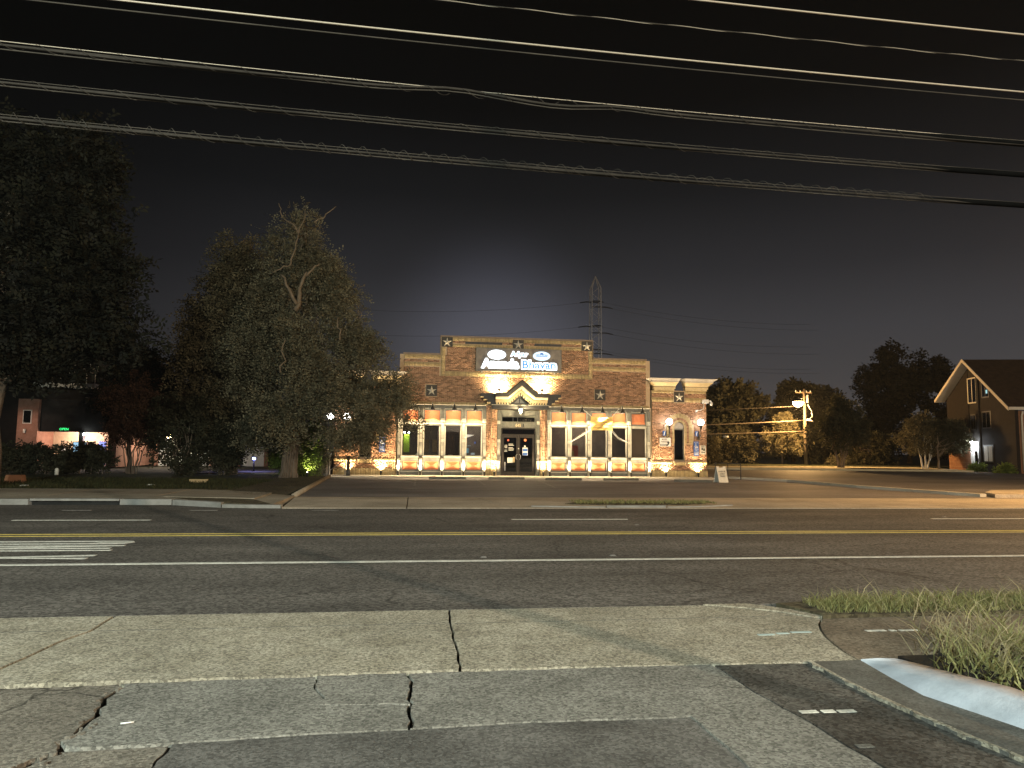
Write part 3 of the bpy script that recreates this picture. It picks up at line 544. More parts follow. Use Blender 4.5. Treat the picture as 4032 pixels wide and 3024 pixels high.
# towers
def tower(dx, right):
    T = 43.38; X0, X1 = 14.77+dx, 18.38+dx; c = (X0+X1)/2
    global ARCHES, HOLES
    xc = 16.57+dx; r = .335; zs = 3.17
    mb = MB()   # shell with the window opening left out
    mb.box(X0, xc-.87, T, T+.5, 0, 5.5); mb.box(xc+.87, X1, T, T+.5, 0, 5.5); mb.box(xc-.865, xc+.865, T, T+.5, 4.04, 5.5); mb.box(xc-.865, xc+.865, T, T+.5, 0, 1.06)
    n = 18   # spandrels round the arch
    arc = [(xc+(r+.02)*math.cos(math.pi*k/n), zs+(r+.02)*math.sin(math.pi*k/n)) for k in range(n+1)]
    mb.xz([(xc+.865, 1.062)]+[(xc+.865, 4.038), (xc, 4.038)]+arc[n//2::-1]+[(xc+r+.02, 1.062)], T, T+.5)
    mb.xz([(xc-r-.02, 1.062)]+arc[:n//2-1:-1]+[(xc, 4.038), (xc-.865, 4.038), (xc-.865, 1.062)], T, T+.5)
    mb.build('tower_wall', M['mortar'], REST)
    ARCHES = [(xc, zs, .86, 2.14), (xc, zs, .36, 1.05)]; HOLES = [(xc-.34, xc+.34, 4.74, 5.47), (xc-.45, xc+.45, .76, 1.05)]
    bricks(X0, X1, 1.04, 4.76, T); bricks(X0, X1, 5.06, 5.32, T); bricks(X0, X1, .47, .83, T-.02)
    soldiers(X0, X1, 4.77, 5.05, T); soldiers(X0, X1, 5.33, 5.5, T); soldiers(X0, X1, .85, 1.03, T, proud=.05); soldiers(X0-.03, X1+.03, 0, .45, T-.03, proud=.05)
    MB().box(X0-.02, X1+.02, T-.06, T-.001, .44, .47).build('water_table', M['tan_mortar'], REST); MB().box(X0-.02, X1+.02, T-.035, T-.001, .83, .85).build('water_table', M['tan_mortar'], REST)
    ARCHES = []; HOLES = []
    # arch rings
    def ring(r0, r1, m, zb, y, nv, name):
        for k in range(nv):
            a0, a1 = math.pi*k/nv+.012, math.pi*(k+1)/nv-.012
            MB().xz([(xc+r0*math.cos(a0), zs+r0*math.sin(a0)), (xc+r1*math.cos(a0), zs+r1*math.sin(a0)), (xc+r1*math.cos(a1), zs+r1*math.sin(a1)), (xc+r0*math.cos(a1), zs+r0*math.sin(a1))], y-.05, y).build(name, m, REST)
        h = .09; z = zs
        while z-h > zb:
            for s in (-1, 1):
                MB().box(min(xc+s*r0, xc+s*r1), max(xc+s*r0, xc+s*r1), y-.05, y, z-h+.006, z-.006).build(name, m, REST)
            z -= h
    ring(.62, .855, M['tan_brick'], 2.12, T, 26, 'voussoir'); ring(.475, .61, M['brick'], 2.12, T+.01, 24, 'voussoir'); ring(.345, .465, M['tan_brick'], 2.12, T-.02, 20, 'voussoir')
    wf = MB()   # window frame
    for s in (-1, 1): wf.box(xc+s*.31-.03, xc+s*.31+.03, T+.1, T+.2, 1.07, zs)
    wf.box(xc-.28, xc+.28, T+.1, T+.2, 1.07, 1.13); wf.box(xc-.28, xc+.28, T+.1, T+.2, zs-.16, zs-.08)
    f = wf.build('window', M['frame'], REST)
    MB().box(xc-.28, xc+.28, T+.15, T+.16, 1.13, zs-.16).build('pane', M['dark_glass'], f)
    MB().xz([(xc+r, zs-.08)]+[(xc+r*math.cos(math.pi*k/12), zs+r*math.sin(math.pi*k/12)) for k in range(13)]+[(xc-r, zs-.08)], T+.12, T+.18).build('fanlight', M['grey_metal'], f)
    MB().frus((xc-.37, xc+.37, T-.06, T+.1), (xc-.35, xc+.35, T-.03, T+.1), .99, 1.045).build('sill', M['cap'], REST)
    HOLES = []
    soldiers(xc-.37, xc+.37, .77, .985, T-.03, .09)
    star_plaque(xc-.33, xc+.33, 4.77, 5.44, T)
    MB().box(xc-.28, xc+.28, T+.6, T+2.4, .5, 3.6).build('dark_room', M['interior'], REST)
    # bracketed cornices either side of the star
    def cornice(a, b, fl, fr):
        L = MB()
        n = 7; w = (b-a)/(2*n+1)
        for k in range(n): MB().box(a+w*(2*k+1), a+w*(2*k+2), T-.1, T, 5.51, 5.61).build('dentil', M['gold'], REST)
        L.box(a-.02, b+.02, T-.06, T+.3, 5.505, 5.515); L.box(a-.01, b+.01, T-.03, T+.3, 5.516, 5.61)
        L.box(a-.04, b+.04, T-.14, T+.3, 5.615, 5.72); L.box(a-.05, b+.05, T-.16, T+.3, 5.75, 5.78)
        L.frus((a-.05, b+.05, T-.16, T+.3), (a-.05-fl*.5, b+.05+fr*.5, T-.42, T+.3), 5.785, 6.0)
        L.build('cornice', M['gold'], REST)
        C2 = MB(); C2.box(a-.03, b+.03, T-.12, T+.3, 5.722, 5.748); C2.build('cornice_brown_line', M['brown'], REST)  # thin brown strip set back between the gold mouldings
        C = MB(); C.box(a-.07-fl*.5, b+.07+fr*.5, T-.45, T+.3, 6.003, 6.1); C.frus((a-.1-fl*.5, b+.1+fr*.5, T-.47, T+.3), (a-.12-fl, b+.12+fr, T-.56, T+.3), 6.103, 6.24)
        C.build('cornice_crown', M['trim'], REST)
    cornice(14.93+dx, 16.25+dx, .42 if right else .3, .16); cornice(17.0+dx, 18.42+dx, .16, .42)
tower(0, True); tower(-19.55, False)

# brick meshes: three hundred singles where the lamps show them, the rest as one part
def flush_bricks():
    full = [b for b in BR if b[1]-b[0] > .22]
    def dist(b, x, z): return math.hypot((b[0]+b[1])/2-x, (b[4]+b[5])/2-z)
    key = lambda b: min(dist(b, 4.9, 5.6), dist(b, 7.5, 5.6), dist(b, 15.4, 3.6), dist(b, 17.9, 3.6), dist(b, 15.6, 1.4)+.4, dist(b, 17.7, 1.4)+.4)
    full.sort(key=key); single = set(full[:298])
    me = None
    for b in full[:298]:
        if me is None:
            o = MB().box(-.1135, .1135, 0, .016, 0, .062).build('brick', M['brick'], REST); me = o.data
        else:
            o = bpy.data.objects.new('brick', me); COL.objects.link(o); o.parent = REST
        o.location = Vector(((b[0]+b[1])/2, (b[2]+b[3])/2+.002, b[4]))-wl(REST)
    def joined(bx, name, m):
        A = np.array(bx); n = len(A)
        V = np.stack([A[:, [0, 2, 4]], A[:, [1, 2, 4]], A[:, [1, 3, 4]], A[:, [0, 3, 4]], A[:, [0, 2, 5]], A[:, [1, 2, 5]], A[:, [1, 3, 5]], A[:, [0, 3, 5]]], 1).reshape(-1, 3)
        q = np.array([(0, 3, 2, 1), (4, 5, 6, 7), (0, 1, 5, 4), (1, 2, 6, 5), (3, 0, 4, 7)])
        F = (np.arange(n)[:, None, None]*8+q[None]).reshape(-1, 4)
        tag(place(name, mesh_np(name, V, F), m, REST), kind='stuff')
    joined([b for b in BR if b not in single], 'brickwork', M['brick']); joined(TB, 'tan_brickwork', M['tan_brick'])
flush_bricks()

# shopfront bays -------------------------------------------------------------
def pilaster(x):
    y = YF-.16
    p = MB(); p.box(x-.085, x+.085, y, YF+.05, 1.25, 3.24); p.box(x-.1, x+.1, y-.01, YF+.05, 3.5, 4.12); p.build('pilaster', M['frame'], REST)
    f = MB()    # fluted shaft, swelling downwards
    for k in (-.055, 0, .055):
        f.frus((x+k-.02, x+k+.02, y-.045, y-.001), (x+k-.014, x+k+.014, y-.02, y-.001), 1.26, 2.03); f.frus((x+k-.018, x+k+.018, y-.03, y-.001), (x+k-.018, x+k+.018, y-.03, y-.001), 2.27, 3.2)
    f.build('fluting', M['cream'], REST)
    c = MB(); c.box(x-.09, x+.09, y-.06, y-.001, 2.04, 2.25)
    for k in range(4):
        a = math.pi/4+k*math.pi/2; c.tube([(x, y-.07, 2.145), (x+.1*math.cos(a), y-.075, 2.145+.1*math.sin(a))], .018, 5)
    c.build('capital', M['cream'], REST)
    r = MB(); r.box(x-.1, x+.1, y-.05, YF, 3.25, 3.49); rs = [(x+.065*math.cos(t*math.pi/6), y-.06, 3.37+.065*math.sin(t*math.pi/6)) for t in range(13)]; r.tube(rs, .016, 5, False); r.lathe([(.0, 0), (.02, .0)], (x, y-.06, 3.37), 6, False)
    r.build('rosette_block', M['cream'], REST)
    cl = MB(); 
    for k in (-.07, -.023, .023, .07): cl.tube([(x+k, y-.05, 1.22), (x+k*1.1, y-.1, 1.15), (x+k*.7, y-.07, 1.06)], [.022, .026, .008], 6)
    cl.build('claw_ornament', M['dark_metal'], REST)
    # scrolled console at the foot
    prof = [(0, 1.05), (-.12, 1.04), (-.15, .95), (-.13, .84), (-.08, .72), (-.06, .6), (-.07, .48), (-.1, .38), (-.11, .31), (-.06, .27), (0, .27)]
    s = MB(); n = len(prof); vs = [(x-.085, y+a, z) for a, z in prof]+[(x+.085, y+a, z) for a, z in prof]
    s.add(vs, [tuple(range(n)), tuple(range(2*n-1, n-1, -1))]+[(i+1, i, i+n, i+1+n) for i in range(n-1)])
    s.box(x-.08, x+.08, y+.002, YF+.05, .27, 1.245); s.box(x-.1, x+.1, y-.06, YF+.05, 0.05, .26); s.build('console', M['cream'], REST)
def bay(xs, arm):
    x0, x1 = xs[0], xs[-1]
    h = MB(); h.box(x0-.1, x1+.1, YF-.06, YF+.1, 4.12, 4.3); h.build('bay_head', M['frame'], REST)
    k = MB(); k.frus((x0-.1, x1+.1, YF-.14, YF), (x0-.1, x1+.1, YF-.2, YF), 4.3, 4.335); k.build('bay_cornice', M['cream'], REST)
    for x in xs: pilaster(x)
    for i, (a, b) in enumerate(zip(xs, xs[1:])):
        a += .1; b -= .1; w = b-a
        MB().box(a, b, YF-.06, YF+.08, .05, .25).build('plinth_board', M['frame'], REST)
        MB().box(a-.005, b+.005, YF-.17, YF+.08, .255, .295).build('foot_rail', M['cream'], REST)
        # lower panel with its pyramid
        f = MB(); pa, pb, z0, z1 = a+.12, b-.1, .38, .88
        f.box(a, pa, YF-.06, YF+.08, .3, .95); f.box(pb, b, YF-.06, YF+.08, .3, .95); f.box(pa+.002, pb-.002, YF-.06, YF+.08, .3, z0); f.box(pa+.002, pb-.002, YF-.06, YF+.08, z1, .95); f.build('panel_frame', M['frame'], REST)
        p = MB(); y = YF+.03; m = .05; cx, cz = (pa+pb)/2, (z0+z1)/2
        p.box(pa+.002, pb-.002, y, y+.04, z0+.002, z1-.002)
        p.add([(pa+m, y-.001, z0+m), (pb-m, y-.001, z0+m), (pb-m, y-.001, z1-m), (pa+m, y-.001, z1-m), (cx, y-.12, cz)], [(0, 1, 4), (1, 2, 4), (2, 3, 4), (3, 0, 4)]); p.build('pyramid_panel', M['salmon'], REST)
        MB().frus((a, b, YF-.07, YF+.08), (a, b, YF-.1, YF+.08), .955, 1.12).build('stall_board', M['frame'], REST)
        s = MB(); s.box(a-.01, b+.01, YF-.16, YF+.08, 1.125, 1.19)
        s.build('window_sill', M['cream'], REST)
        wf = MB(); wa, wb = a+.02, b-.02
        wf.box(wa, wa+.075, YF-.04, YF+.06, 1.195, 3.12); wf.box(wb-.075, wb, YF-.04, YF+.06, 1.195, 3.12); wf.box(wa+.08, wb-.08, YF-.04, YF+.06, 1.195, 1.25); wf.box(wa+.08, wb-.08, YF-.04, YF+.06, 3.04, 3.12)
        w_ = wf.build('window', M['cream'], REST)
        MB().box(wa+.075, wb-.075, YF+.0, YF+.012, 1.25, 3.04).build('pane', M['glass'], w_)
        MB().box(a-.005, b+.005, YF-.12, YF+.08, 3.125, 3.19).build('transom_rail', M['cream'], REST)
        f = MB(); pa, pb, z0, z1 = a+.11, b-.09, 3.32, 3.97
        f.box(a, pa, YF-.05, YF+.08, 3.195, 4.115); f.box(pb, b, YF-.05, YF+.08, 3.195, 4.115); f.box(pa+.002, pb-.002, YF-.05, YF+.08, 3.195, z0); f.box(pa+.002, pb-.002, YF-.05, YF+.08, z1, 4.115); f.build('panel_frame', M['frame'], REST)
        f = MB()
        for q in ((a+.01, a+.035, 3.24, 4.1), (b-.035, b-.01, 3.24, 4.1)): f.box(q[0], q[1], YF-.075, YF-.051, q[2], q[3])
        f.box(a+.037, b-.037, YF-.075, YF-.051, 4.07, 4.1); f.build('moulding', M['cream'], REST)
        p = MB(); p.box(pa+.002, pb-.002, YF+.05, YF+.08, z0+.15, z1-.002); p.box(pa+.002, pb-.002, YF+.01, YF+.08, z0+.002, z0+.145); p.build('upper_panel', M['salmon'], REST)
LX = [-.98, .32, 1.61, 2.89, 4.16]; RX = [8.16, 9.43, 10.71, 12.0, 13.28, 14.55]
bay(LX, 1); bay(RX, 1)

# dining room seen through the glass
def interior():
    m = MB(); m.box(-1.0, 14.7, YF+4.2, YF+4.3, 0, 4.3); m.box(-1.0, 14.7, YF+.15, YF+4.2, -.02, .03); m.box(-1.0, 14.7, YF+.36, YF+4.2, 3.6, 3.7); m.box(4.9, 5.0, YF+.5, YF+4.2, .03, 3.6); m.box(7.6, 7.7, YF+.5, YF+4.2, .03, 3.6)
    m.build('dining_room', M['interior'], REST)
    def wav(x0, x1, z0, z1, y, mt, name):
        n = 24; vs = []; 
        for i in range(n+1): vs += [(x0+(x1-x0)*i/n, y+.04*math.sin(i*1.7), z0), (x0+(x1-x0)*i/n, y+.04*math.sin(i*1.7+.3), z1)]
        return MB().add(vs, [(2*i, 2*i+2, 2*i+3, 2*i+1) for i in range(n)], True).build(name, mt, REST)
    wav(.55, 1.3, 1.2, 3.0, YF+.6, M['curtain'], 'curtain'); wav(1.8, 2.7, 1.2, 2.7, YF+.9, M['brown'], 'curtain')
    for a, b in ((.56, .8), (1.02, 1.32)): MB().box(a, b, YF+.3, YF+.33, 1.45, 2.2).build('paper_panel', M['tan'], REST)
interior()
def prop(name, mb, m, label, cat): return tag(mb.build(name, m), label, cat)
lp = MB().box(-.72, -.36, YF+.5, YF+.6, 1.42, 2.5); lp = prop('lime_board', lp, M['lime'], 'bright lime green board inside the leftmost shop window', 'board')
lamp('SPOT', 'board_lamp', (-.55, YF+.2, 2.75), 40, (.95, 1, .7), REST, (-.54, YF+.55, 1.9), .04, 120)
for x in (-.68, -.42):
    t = MB().lathe([(.02, 0), (.045, .03), (.045, .07), (.02, .1)], (x, YF+.45, 2.56), 8); prop('display_bulb', t, E_COLD, 'small white display bulb above the lime board, '+('left' if x < -.5 else 'right')+' of the pair', 'lamp')
lamp('POINT', 'dining_room_fill', (3.2, YF+2.6, 3.2), 170, (1, .85, .7), REST, size=.2); lamp('POINT', 'dining_room_fill', (11, YF+2.8, 3.2), 170, (1, .8, .6), REST, size=.2)  # unseen fill lights added to lift the dark window panes
def table(x, y, label):
    t = thing('dining_table', (x, y, .03), label, 'table', 'tables in the dining room')
    MB().box(x-.4, x+.4, y-.35, y+.35, .74, .78).build('table_top', M['brown'], t)
    for sx in (-1, 1):
        for sy in (-1, 1): MB().box(x+sx*.34-.025, x+sx*.34+.025, y+sy*.3-.025, y+sy*.3+.025, .03, .74).build('leg', M['dark_metal'], t)
for x, l in ((10.2, 'dark dining table behind the second window right of the door'), (11.4, 'dark dining table behind the window under the yellow banner'), (12.7, 'dark dining table behind the fourth window right of the door'), (3.4, 'dark dining table behind the window left of the door')): table(x, YF+.95, l)
def chair(x, y, label, m):
    t = thing('dining_chair', (x, y, .03), label, 'chair', 'chairs in the dining room')
    MB().box(x-.22, x+.22, y-.22, y+.22, .43, .5).build('seat', m, t); MB().frus((x-.22, x+.22, y+.18, y+.23), (x-.2, x+.2, y+.24, y+.28), .5, 1.95 if m is M['red'] else 1.2).build('backrest', m, t)
    for sx in (-1, 1):
        for sy in (-1, 1): MB().box(x+sx*.18-.02, x+sx*.18+.02, y+sy*.18-.02, y+sy*.18+.02, .03, .43).build('leg', M['dark_metal'], t)
chair(10.25, YF+1.6, 'tall red-backed chair behind the second window right of the door', M['red']); chair(11.5, YF+1.6, 'brown chair behind the window under the yellow banner', M['brown']); chair(12.75, YF+1.6, 'brown chair behind the fourth window right of the door', M['brown'])
prop('folded_cloth', MB().frus((9.7, 9.86, YF+.25, YF+.35), (9.72, 9.82, YF+.27, YF+.33), 1.2, 1.62), M['tan'], 'tan cloth draped by the sill of the second window right of the door', 'cloth')
prop('paper_cup', MB().lathe([(.05, 0), (.07, .22)], (9.58, YF+.3, 1.2), 10), M['paper'], 'white cup on the sill beside the tan cloth', 'cup')
prop('sill_bowl', MB().lathe([(.04, 0), (.13, .03), (.14, .09), (.06, .1)], (2.12, YF+.22, 1.2), 12), M['white'], 'small white bowl on the sill of the third window left of the door', 'bowl')
prop('sill_lamp', MB().lathe([(.05, 0), (.1, .06), (.08, .14), (.03, .16)], (.1, YF+.22, 1.2), 12), M['white'], 'small white dome on the sill beside the lime board', 'ornament')
prop('sail_shade', MB().add([(2.98, YF+.5, 2.3), (3.12, YF+.5, 2.55), (3.62, YF+.6, 2.52), (3.3, YF+.6, 2.4), (2.98, YF+.54, 2.3), (3.12, YF+.54, 2.55), (3.62, YF+.64, 2.52), (3.3, YF+.64, 2.4)], [(0, 3, 2, 1), (4, 5, 6, 7), (0, 1, 5, 4), (1, 2, 6, 5), (2, 3, 7, 6), (3, 0, 4, 7)]), emat('lit_shade', (1, .93, .8), 1.6), 'glowing white lampshade behind the window nearest the door on its left', 'lamp')
for k, (x, z, w, h, c) in enumerate(((3.18, 1.55, .2, .3, (.25, .6, .8)), (3.55, 1.35, .24, .14, (.6, .7, .75)), (3.1, 1.4, .1, .22, (.3, .6, .55)), (3.7, 2.05, .08, .12, (.15, .3, .9)), (3.3, 1.85, .3, .04, (.4, .6, .7)))):
    prop('lit_bottle', MB().box(x-w/2, x+w/2, YF+.8+.1*k, YF+.9+.1*k, z-h/2, z+h/2), emat('counter_glow.%d' % k, c, .8), ['blue lit screen behind the window nearest the door', 'pale lit box low behind the window nearest the door', 'teal lit bottle group behind the window nearest the door', 'deep blue neon mark behind the window nearest the door', 'thin pale lit shelf edge behind the window nearest the door'][k], 'display')

# doorway ---------------------------------------------------------------
def doorway():
    yd = YF+.05
    s = MB(); s.box(4.96, 5.2, YF-.05, YF+.2, 0.05, 4.08); s.box(7.36, 7.6, YF-.05, YF+.2, 0.05, 4.08); s.box(5.21, 7.35, YF-.05, YF+.2, 3.7, 4.08); s.box(5.21, 7.35, YF-.03, YF+.2, 2.97, 3.32); s.build('door_surround', M['frame'], REST)
    for x in (5.04, 7.5):
        f = MB(); f.box(x-.07, x+.07, YF-.12, YF-.055, 2.3, 3.5); f.build('pilaster', M['frame'], REST)
        f = MB()
        for k in (-.05, 0, .05): f.frus((x+k-.018, x+k+.018, YF-.13, YF-.056), (x+k-.012, x+k+.012, YF-.1, YF-.056), 1.28, 2.05)
        for k in (-.05, 0, .05): f.box(x+k-.016, x+k+.016, YF-.14, YF-.056, .3, .95)
        f.build('fluting', M['cream'], REST)
        f = MB(); f.box(x-.09, x+.09, YF-.15, YF-.055, 2.07, 2.26); f.box(x-.09, x+.09, YF-.15, YF-.055, 3.2, 3.4); f.build('capital', M['cream'], REST)
        f = MB(); f.frus((x-.06, x+.06, YF-.12, YF-.055), (x-.1, x+.1, YF-.18, YF-.055), 1.02, 1.25); f.build('claw_ornament', M['dark_metal'], REST)
    MB().box(5.3, 7.28, YF-.08, YF-.051, 3.74, 4.0).build('fascia_panel', M['frame'], REST); MB().box(5.35, 7.2, YF-.07, YF-.031, 3.02, 3.27).build('number_board', M['frame'], REST)
    t = MB(); t.box(5.21, 5.27, yd, yd+.1, 3.33, 3.69); t.box(7.29, 7.35, yd, yd+.1, 3.33, 3.69); t.box(5.275, 7.285, yd, yd+.1, 3.64, 3.69); t.box(5.275, 7.285, yd, yd+.1, 3.33, 3.37); t.box(5.93, 5.96, yd, yd+.1, 3.375, 3.635); t.box(6.22, 6.25, yd, yd+.1, 3.375, 3.635)
    w = t.build('transom_window', M['frame'], REST); MB().box(5.275, 7.285, yd+.05, yd+.06, 3.375, 3.635).build('pane', M['dark_glass'], w)
    text_mb('open_lettering', 'OPEN', M['plaque'], 6.72, 3.48, yd+.03, w=.72, h=.16, parent=REST)
    f = MB(); f.box(5.21, 7.35, yd, yd+.1, 2.55, 2.6); f.box(5.21, 5.28, yd, yd+.1, .06, 2.95); f.box(7.28, 7.35, yd, yd+.1, .06, 2.95); f.box(5.285, 7.275, yd, yd+.1, 2.9, 2.95); d = f.build('door_frame', M['door'], REST)
    MB().box(5.285, 7.275, yd+.04, yd+.05, 2.605, 2.895).build('pane', M['dark_glass'], d)
    for s_, a, b in ((0, 5.29, 6.27), (1, 6.29, 7.27)):
        q = MB(); q.box(a, a+.1, yd+.01, yd+.07, .07, 2.54); q.box(b-.1, b, yd+.01, yd+.07, .07, 2.54); q.box(a+.101, b-.101, yd+.01, yd+.07, 2.38, 2.54); q.box(a+.101, b-.101, yd+.01, yd+.07, .07, .3); dd = q.build('door', M['door'], REST)
        MB().box(a+.101, b-.101, yd+.035, yd+.045, .3, 2.38).build('pane', M['dark_glass'], dd)
        x = b-.06 if s_ == 0 else a+.06
        sg = 1 if s_ == 0 else -1
        MB().tube([(x, yd, 1.05), (x-.0, yd-.06, 1.06), (x-sg*.07, yd-.08, 1.1), (x-sg*.07, yd-.08, 1.3), (x, yd-.06, 1.35), (x, yd, 1.36)], .014, 6).build('handle', M['grey_metal'], dd)
    rd = lambda x, z, r, m: MB().xz([(x+r*math.cos(-t*math.pi/8), z-r*math.sin(-t*math.pi/8)) for t in range(16)], yd-.006, yd+.008).build('door_sticker', m, REST)
    rd(5.66, 2.22, .065, M['red']); rd(6.72, 2.24, .085, M['salmon']); rd(6.7, 1.86, .055, M['paper']); rd(6.3, 1.71, .035, M['paper'])
    for a, b, z0, z1, m in ((5.62, 5.95, .84, 1.16, M['paper']), (5.97, 6.07, .86, 1.2, M['tan']), (6.55, 6.88, 1.3, 1.78, M['paper']), (5.44, 5.5, .36, .88, M['grey_metal'])): MB().box(a, b, yd-.004, yd+.008, z0, z1).build('door_notice', m, REST)
    for z in (1.38, 1.62): MB().box(6.57, 6.86, yd-.009, yd-.0045, z-.07, z+.08).build('notice_print', M['blue'], REST)
    for z in (1.2-.06, 1.08): pass
    for i in range(7):
        for a, b in ((5.42+.02*(i % 2), 5.6), (5.68, 5.95+.1*((i*7) % 3)/3)):
            if (i*5+int(a*10)) % 4 == 0: continue
            MB().box(a, b, yd+.003, yd+.008, 1.52+.075*i, 1.55+.075*i).build('opening_hours_line', M['paper'], REST)
    MB().box(5.86, 6.08, yd+.28, yd+.3, 1.0, 2.36).build('curtain', M['grey_metal'], REST); MB().box(6.35, 6.55, yd+.28, yd+.3, 1.5, 2.36).build('curtain', M['grey_metal'], REST)
    MB().box(5.7, 6.6, yd+.3, yd+.36, 2.66, 2.84).build('inner_sign', M['red'], REST)
    MB().box(5.2, 7.4, YF-.2, YF+.1, 0, .055).build('threshold', M['walk'], REST)
    text_mb('house_number', '645', M['gold'], 6.25, 3.14, YF-.085, w=.34, h=.2, offset=.02, parent=REST)
    MB().box(6.55, 6.6, YF-.09, YF-.071, 3.05, 3.24).build('number_board_clip', M['black'], REST)
doorway()

def portico():
    yb = YF-.005
    bot = [(4.77, 4.39), (5.60, 4.39), (6.28, 4.96), (6.95, 4.39), (7.95, 4.39)]; top = [(4.77, 5.07), (5.46, 5.08), (6.37, 5.83), (7.32, 5.08), (7.97, 5.07)]
    P = lambda t: [(a[0]+(b[0]-a[0])*t, a[1]+(b[1]-a[1])*t) for a, b in zip(bot, top)]
    def band(t0, t1, y0, y1, name, m):
        A, B = P(t0), P(t1); mb = MB()
        for i in range(4):
            q = [A[i], A[i+1], B[i+1], B[i]]; vs = [(q[0][0], y0, q[0][1]), (q[1][0], y0, q[1][1]), (q[2][0], y1, q[2][1]), (q[3][0], y1, q[3][1])]+[(x, yb, z) for x, z in q]
            mb.add(vs, [(0, 1, 2, 3), (4, 7, 6, 5), (0, 4, 5, 1), (2, 6, 7, 3)]+([(0, 3, 7, 4)] if i == 0 else [])+([(1, 5, 6, 2)] if i == 3 else []))
        return mb.build(name, m, REST)
    band(.17, .37, 42.80, 42.80, 'entablature', M['gold']); band(.373, .42, 42.86, 42.86, 'brown_line', M['brown']); band(.423, .60, 42.78, 42.66, 'cove_moulding', M['gold']); band(.603, .66, 42.62, 42.62, 'moulding', M['cream']); band(.663, 1, 42.58, 42.5, 'fascia', M['charcoal'])  # gold, brown, cream and charcoal bands, the brown one set back
    band(.0, .165, 42.92, 42.92, 'dentil_backing', M['charcoal'])
    A, B = P(.01), P(.155)
    for i in range(4):
        L = math.dist(A[i], A[i+1]); n = max(3, round(L/.17))
        for k in range(n):
            u0, u1 = (k+.25)/n, (k+.75)/n; f = lambda Q, u: (Q[i][0]+(Q[i+1][0]-Q[i][0])*u, Q[i][1]+(Q[i+1][1]-Q[i][1])*u)
            MB().xz([f(A, u0), f(A, u1), f(B, u1), f(B, u0)], 42.83, 42.915).build('dentil', M['gold'], REST)
    for s in (-1, 1):   # flaring returns
        X = lambda x: x if s < 0 else 12.74-x
        poly = [(4.765, 5.06), (3.9, 5.05), (3.88, 4.92), (4.05, 4.86), (4.08, 4.74), (4.26, 4.68), (4.3, 4.56), (4.46, 4.5), (4.5, 4.36), (4.765, 4.36)]
        q = [(X(x), z) for x, z in poly]; q = q if s < 0 else q[::-1]
        MB().xz(q, 43.0, yb).build('cornice_return', M['charcoal'], REST)
        for a, b, z0, z1 in ((3.86, 4.06, 4.83, 4.91), (4.04, 4.26, 4.66, 4.75), (4.26, 4.47, 4.48, 4.57)):
            MB().box(min(X(a), X(b)), max(X(a), X(b)), 42.96, 43.4, z0-.02, z0+.03).build('modillion', M['gold'], REST)
    MB().xz([(5.62, 4.36), (6.94, 4.36), (6.28, 4.93)], 43.2, yb).build('tympanum', M['frame'], REST); MB().xz([(5.95, 4.5), (6.24, 4.5), (6.24, 4.77)], 43.17, 43.198).build('tympanum_panel', M['cream'], REST); MB().xz([(6.32, 4.5), (6.61, 4.5), (6.32, 4.77)], 43.17, 43.198).build('tympanum_panel', M['cream'], REST)
    MB().box(4.58, 8.03, 42.88, yb, 4.11, 4.34).build('beam', M['charcoal'], REST); MB().box(4.55, 8.06, 42.85, yb, 4.343, 4.37).build('beam_cap', M['cream'], REST)
    rf = MB()
    for a, b in ((1, 2), (2, 3)):
        p, q = P(1)[a], P(1)[b]; rf.add([(p[0], 42.52, p[1]+.012), (q[0], 42.52, q[1]+.012), (q[0], yb, q[1]+.012), (p[0], yb, p[1]+.012), (p[0], 42.52, p[1]+.05), (q[0], 42.52, q[1]+.05), (q[0], yb, q[1]+.05), (p[0], yb, p[1]+.05)], [(0, 3, 2, 1), (4, 5, 6, 7), (0, 1, 5, 4), (1, 2, 6, 5), (2, 3, 7, 6), (3, 0, 4, 7)])
    rf.build('gable_roof', M['shingle'], REST)
portico()

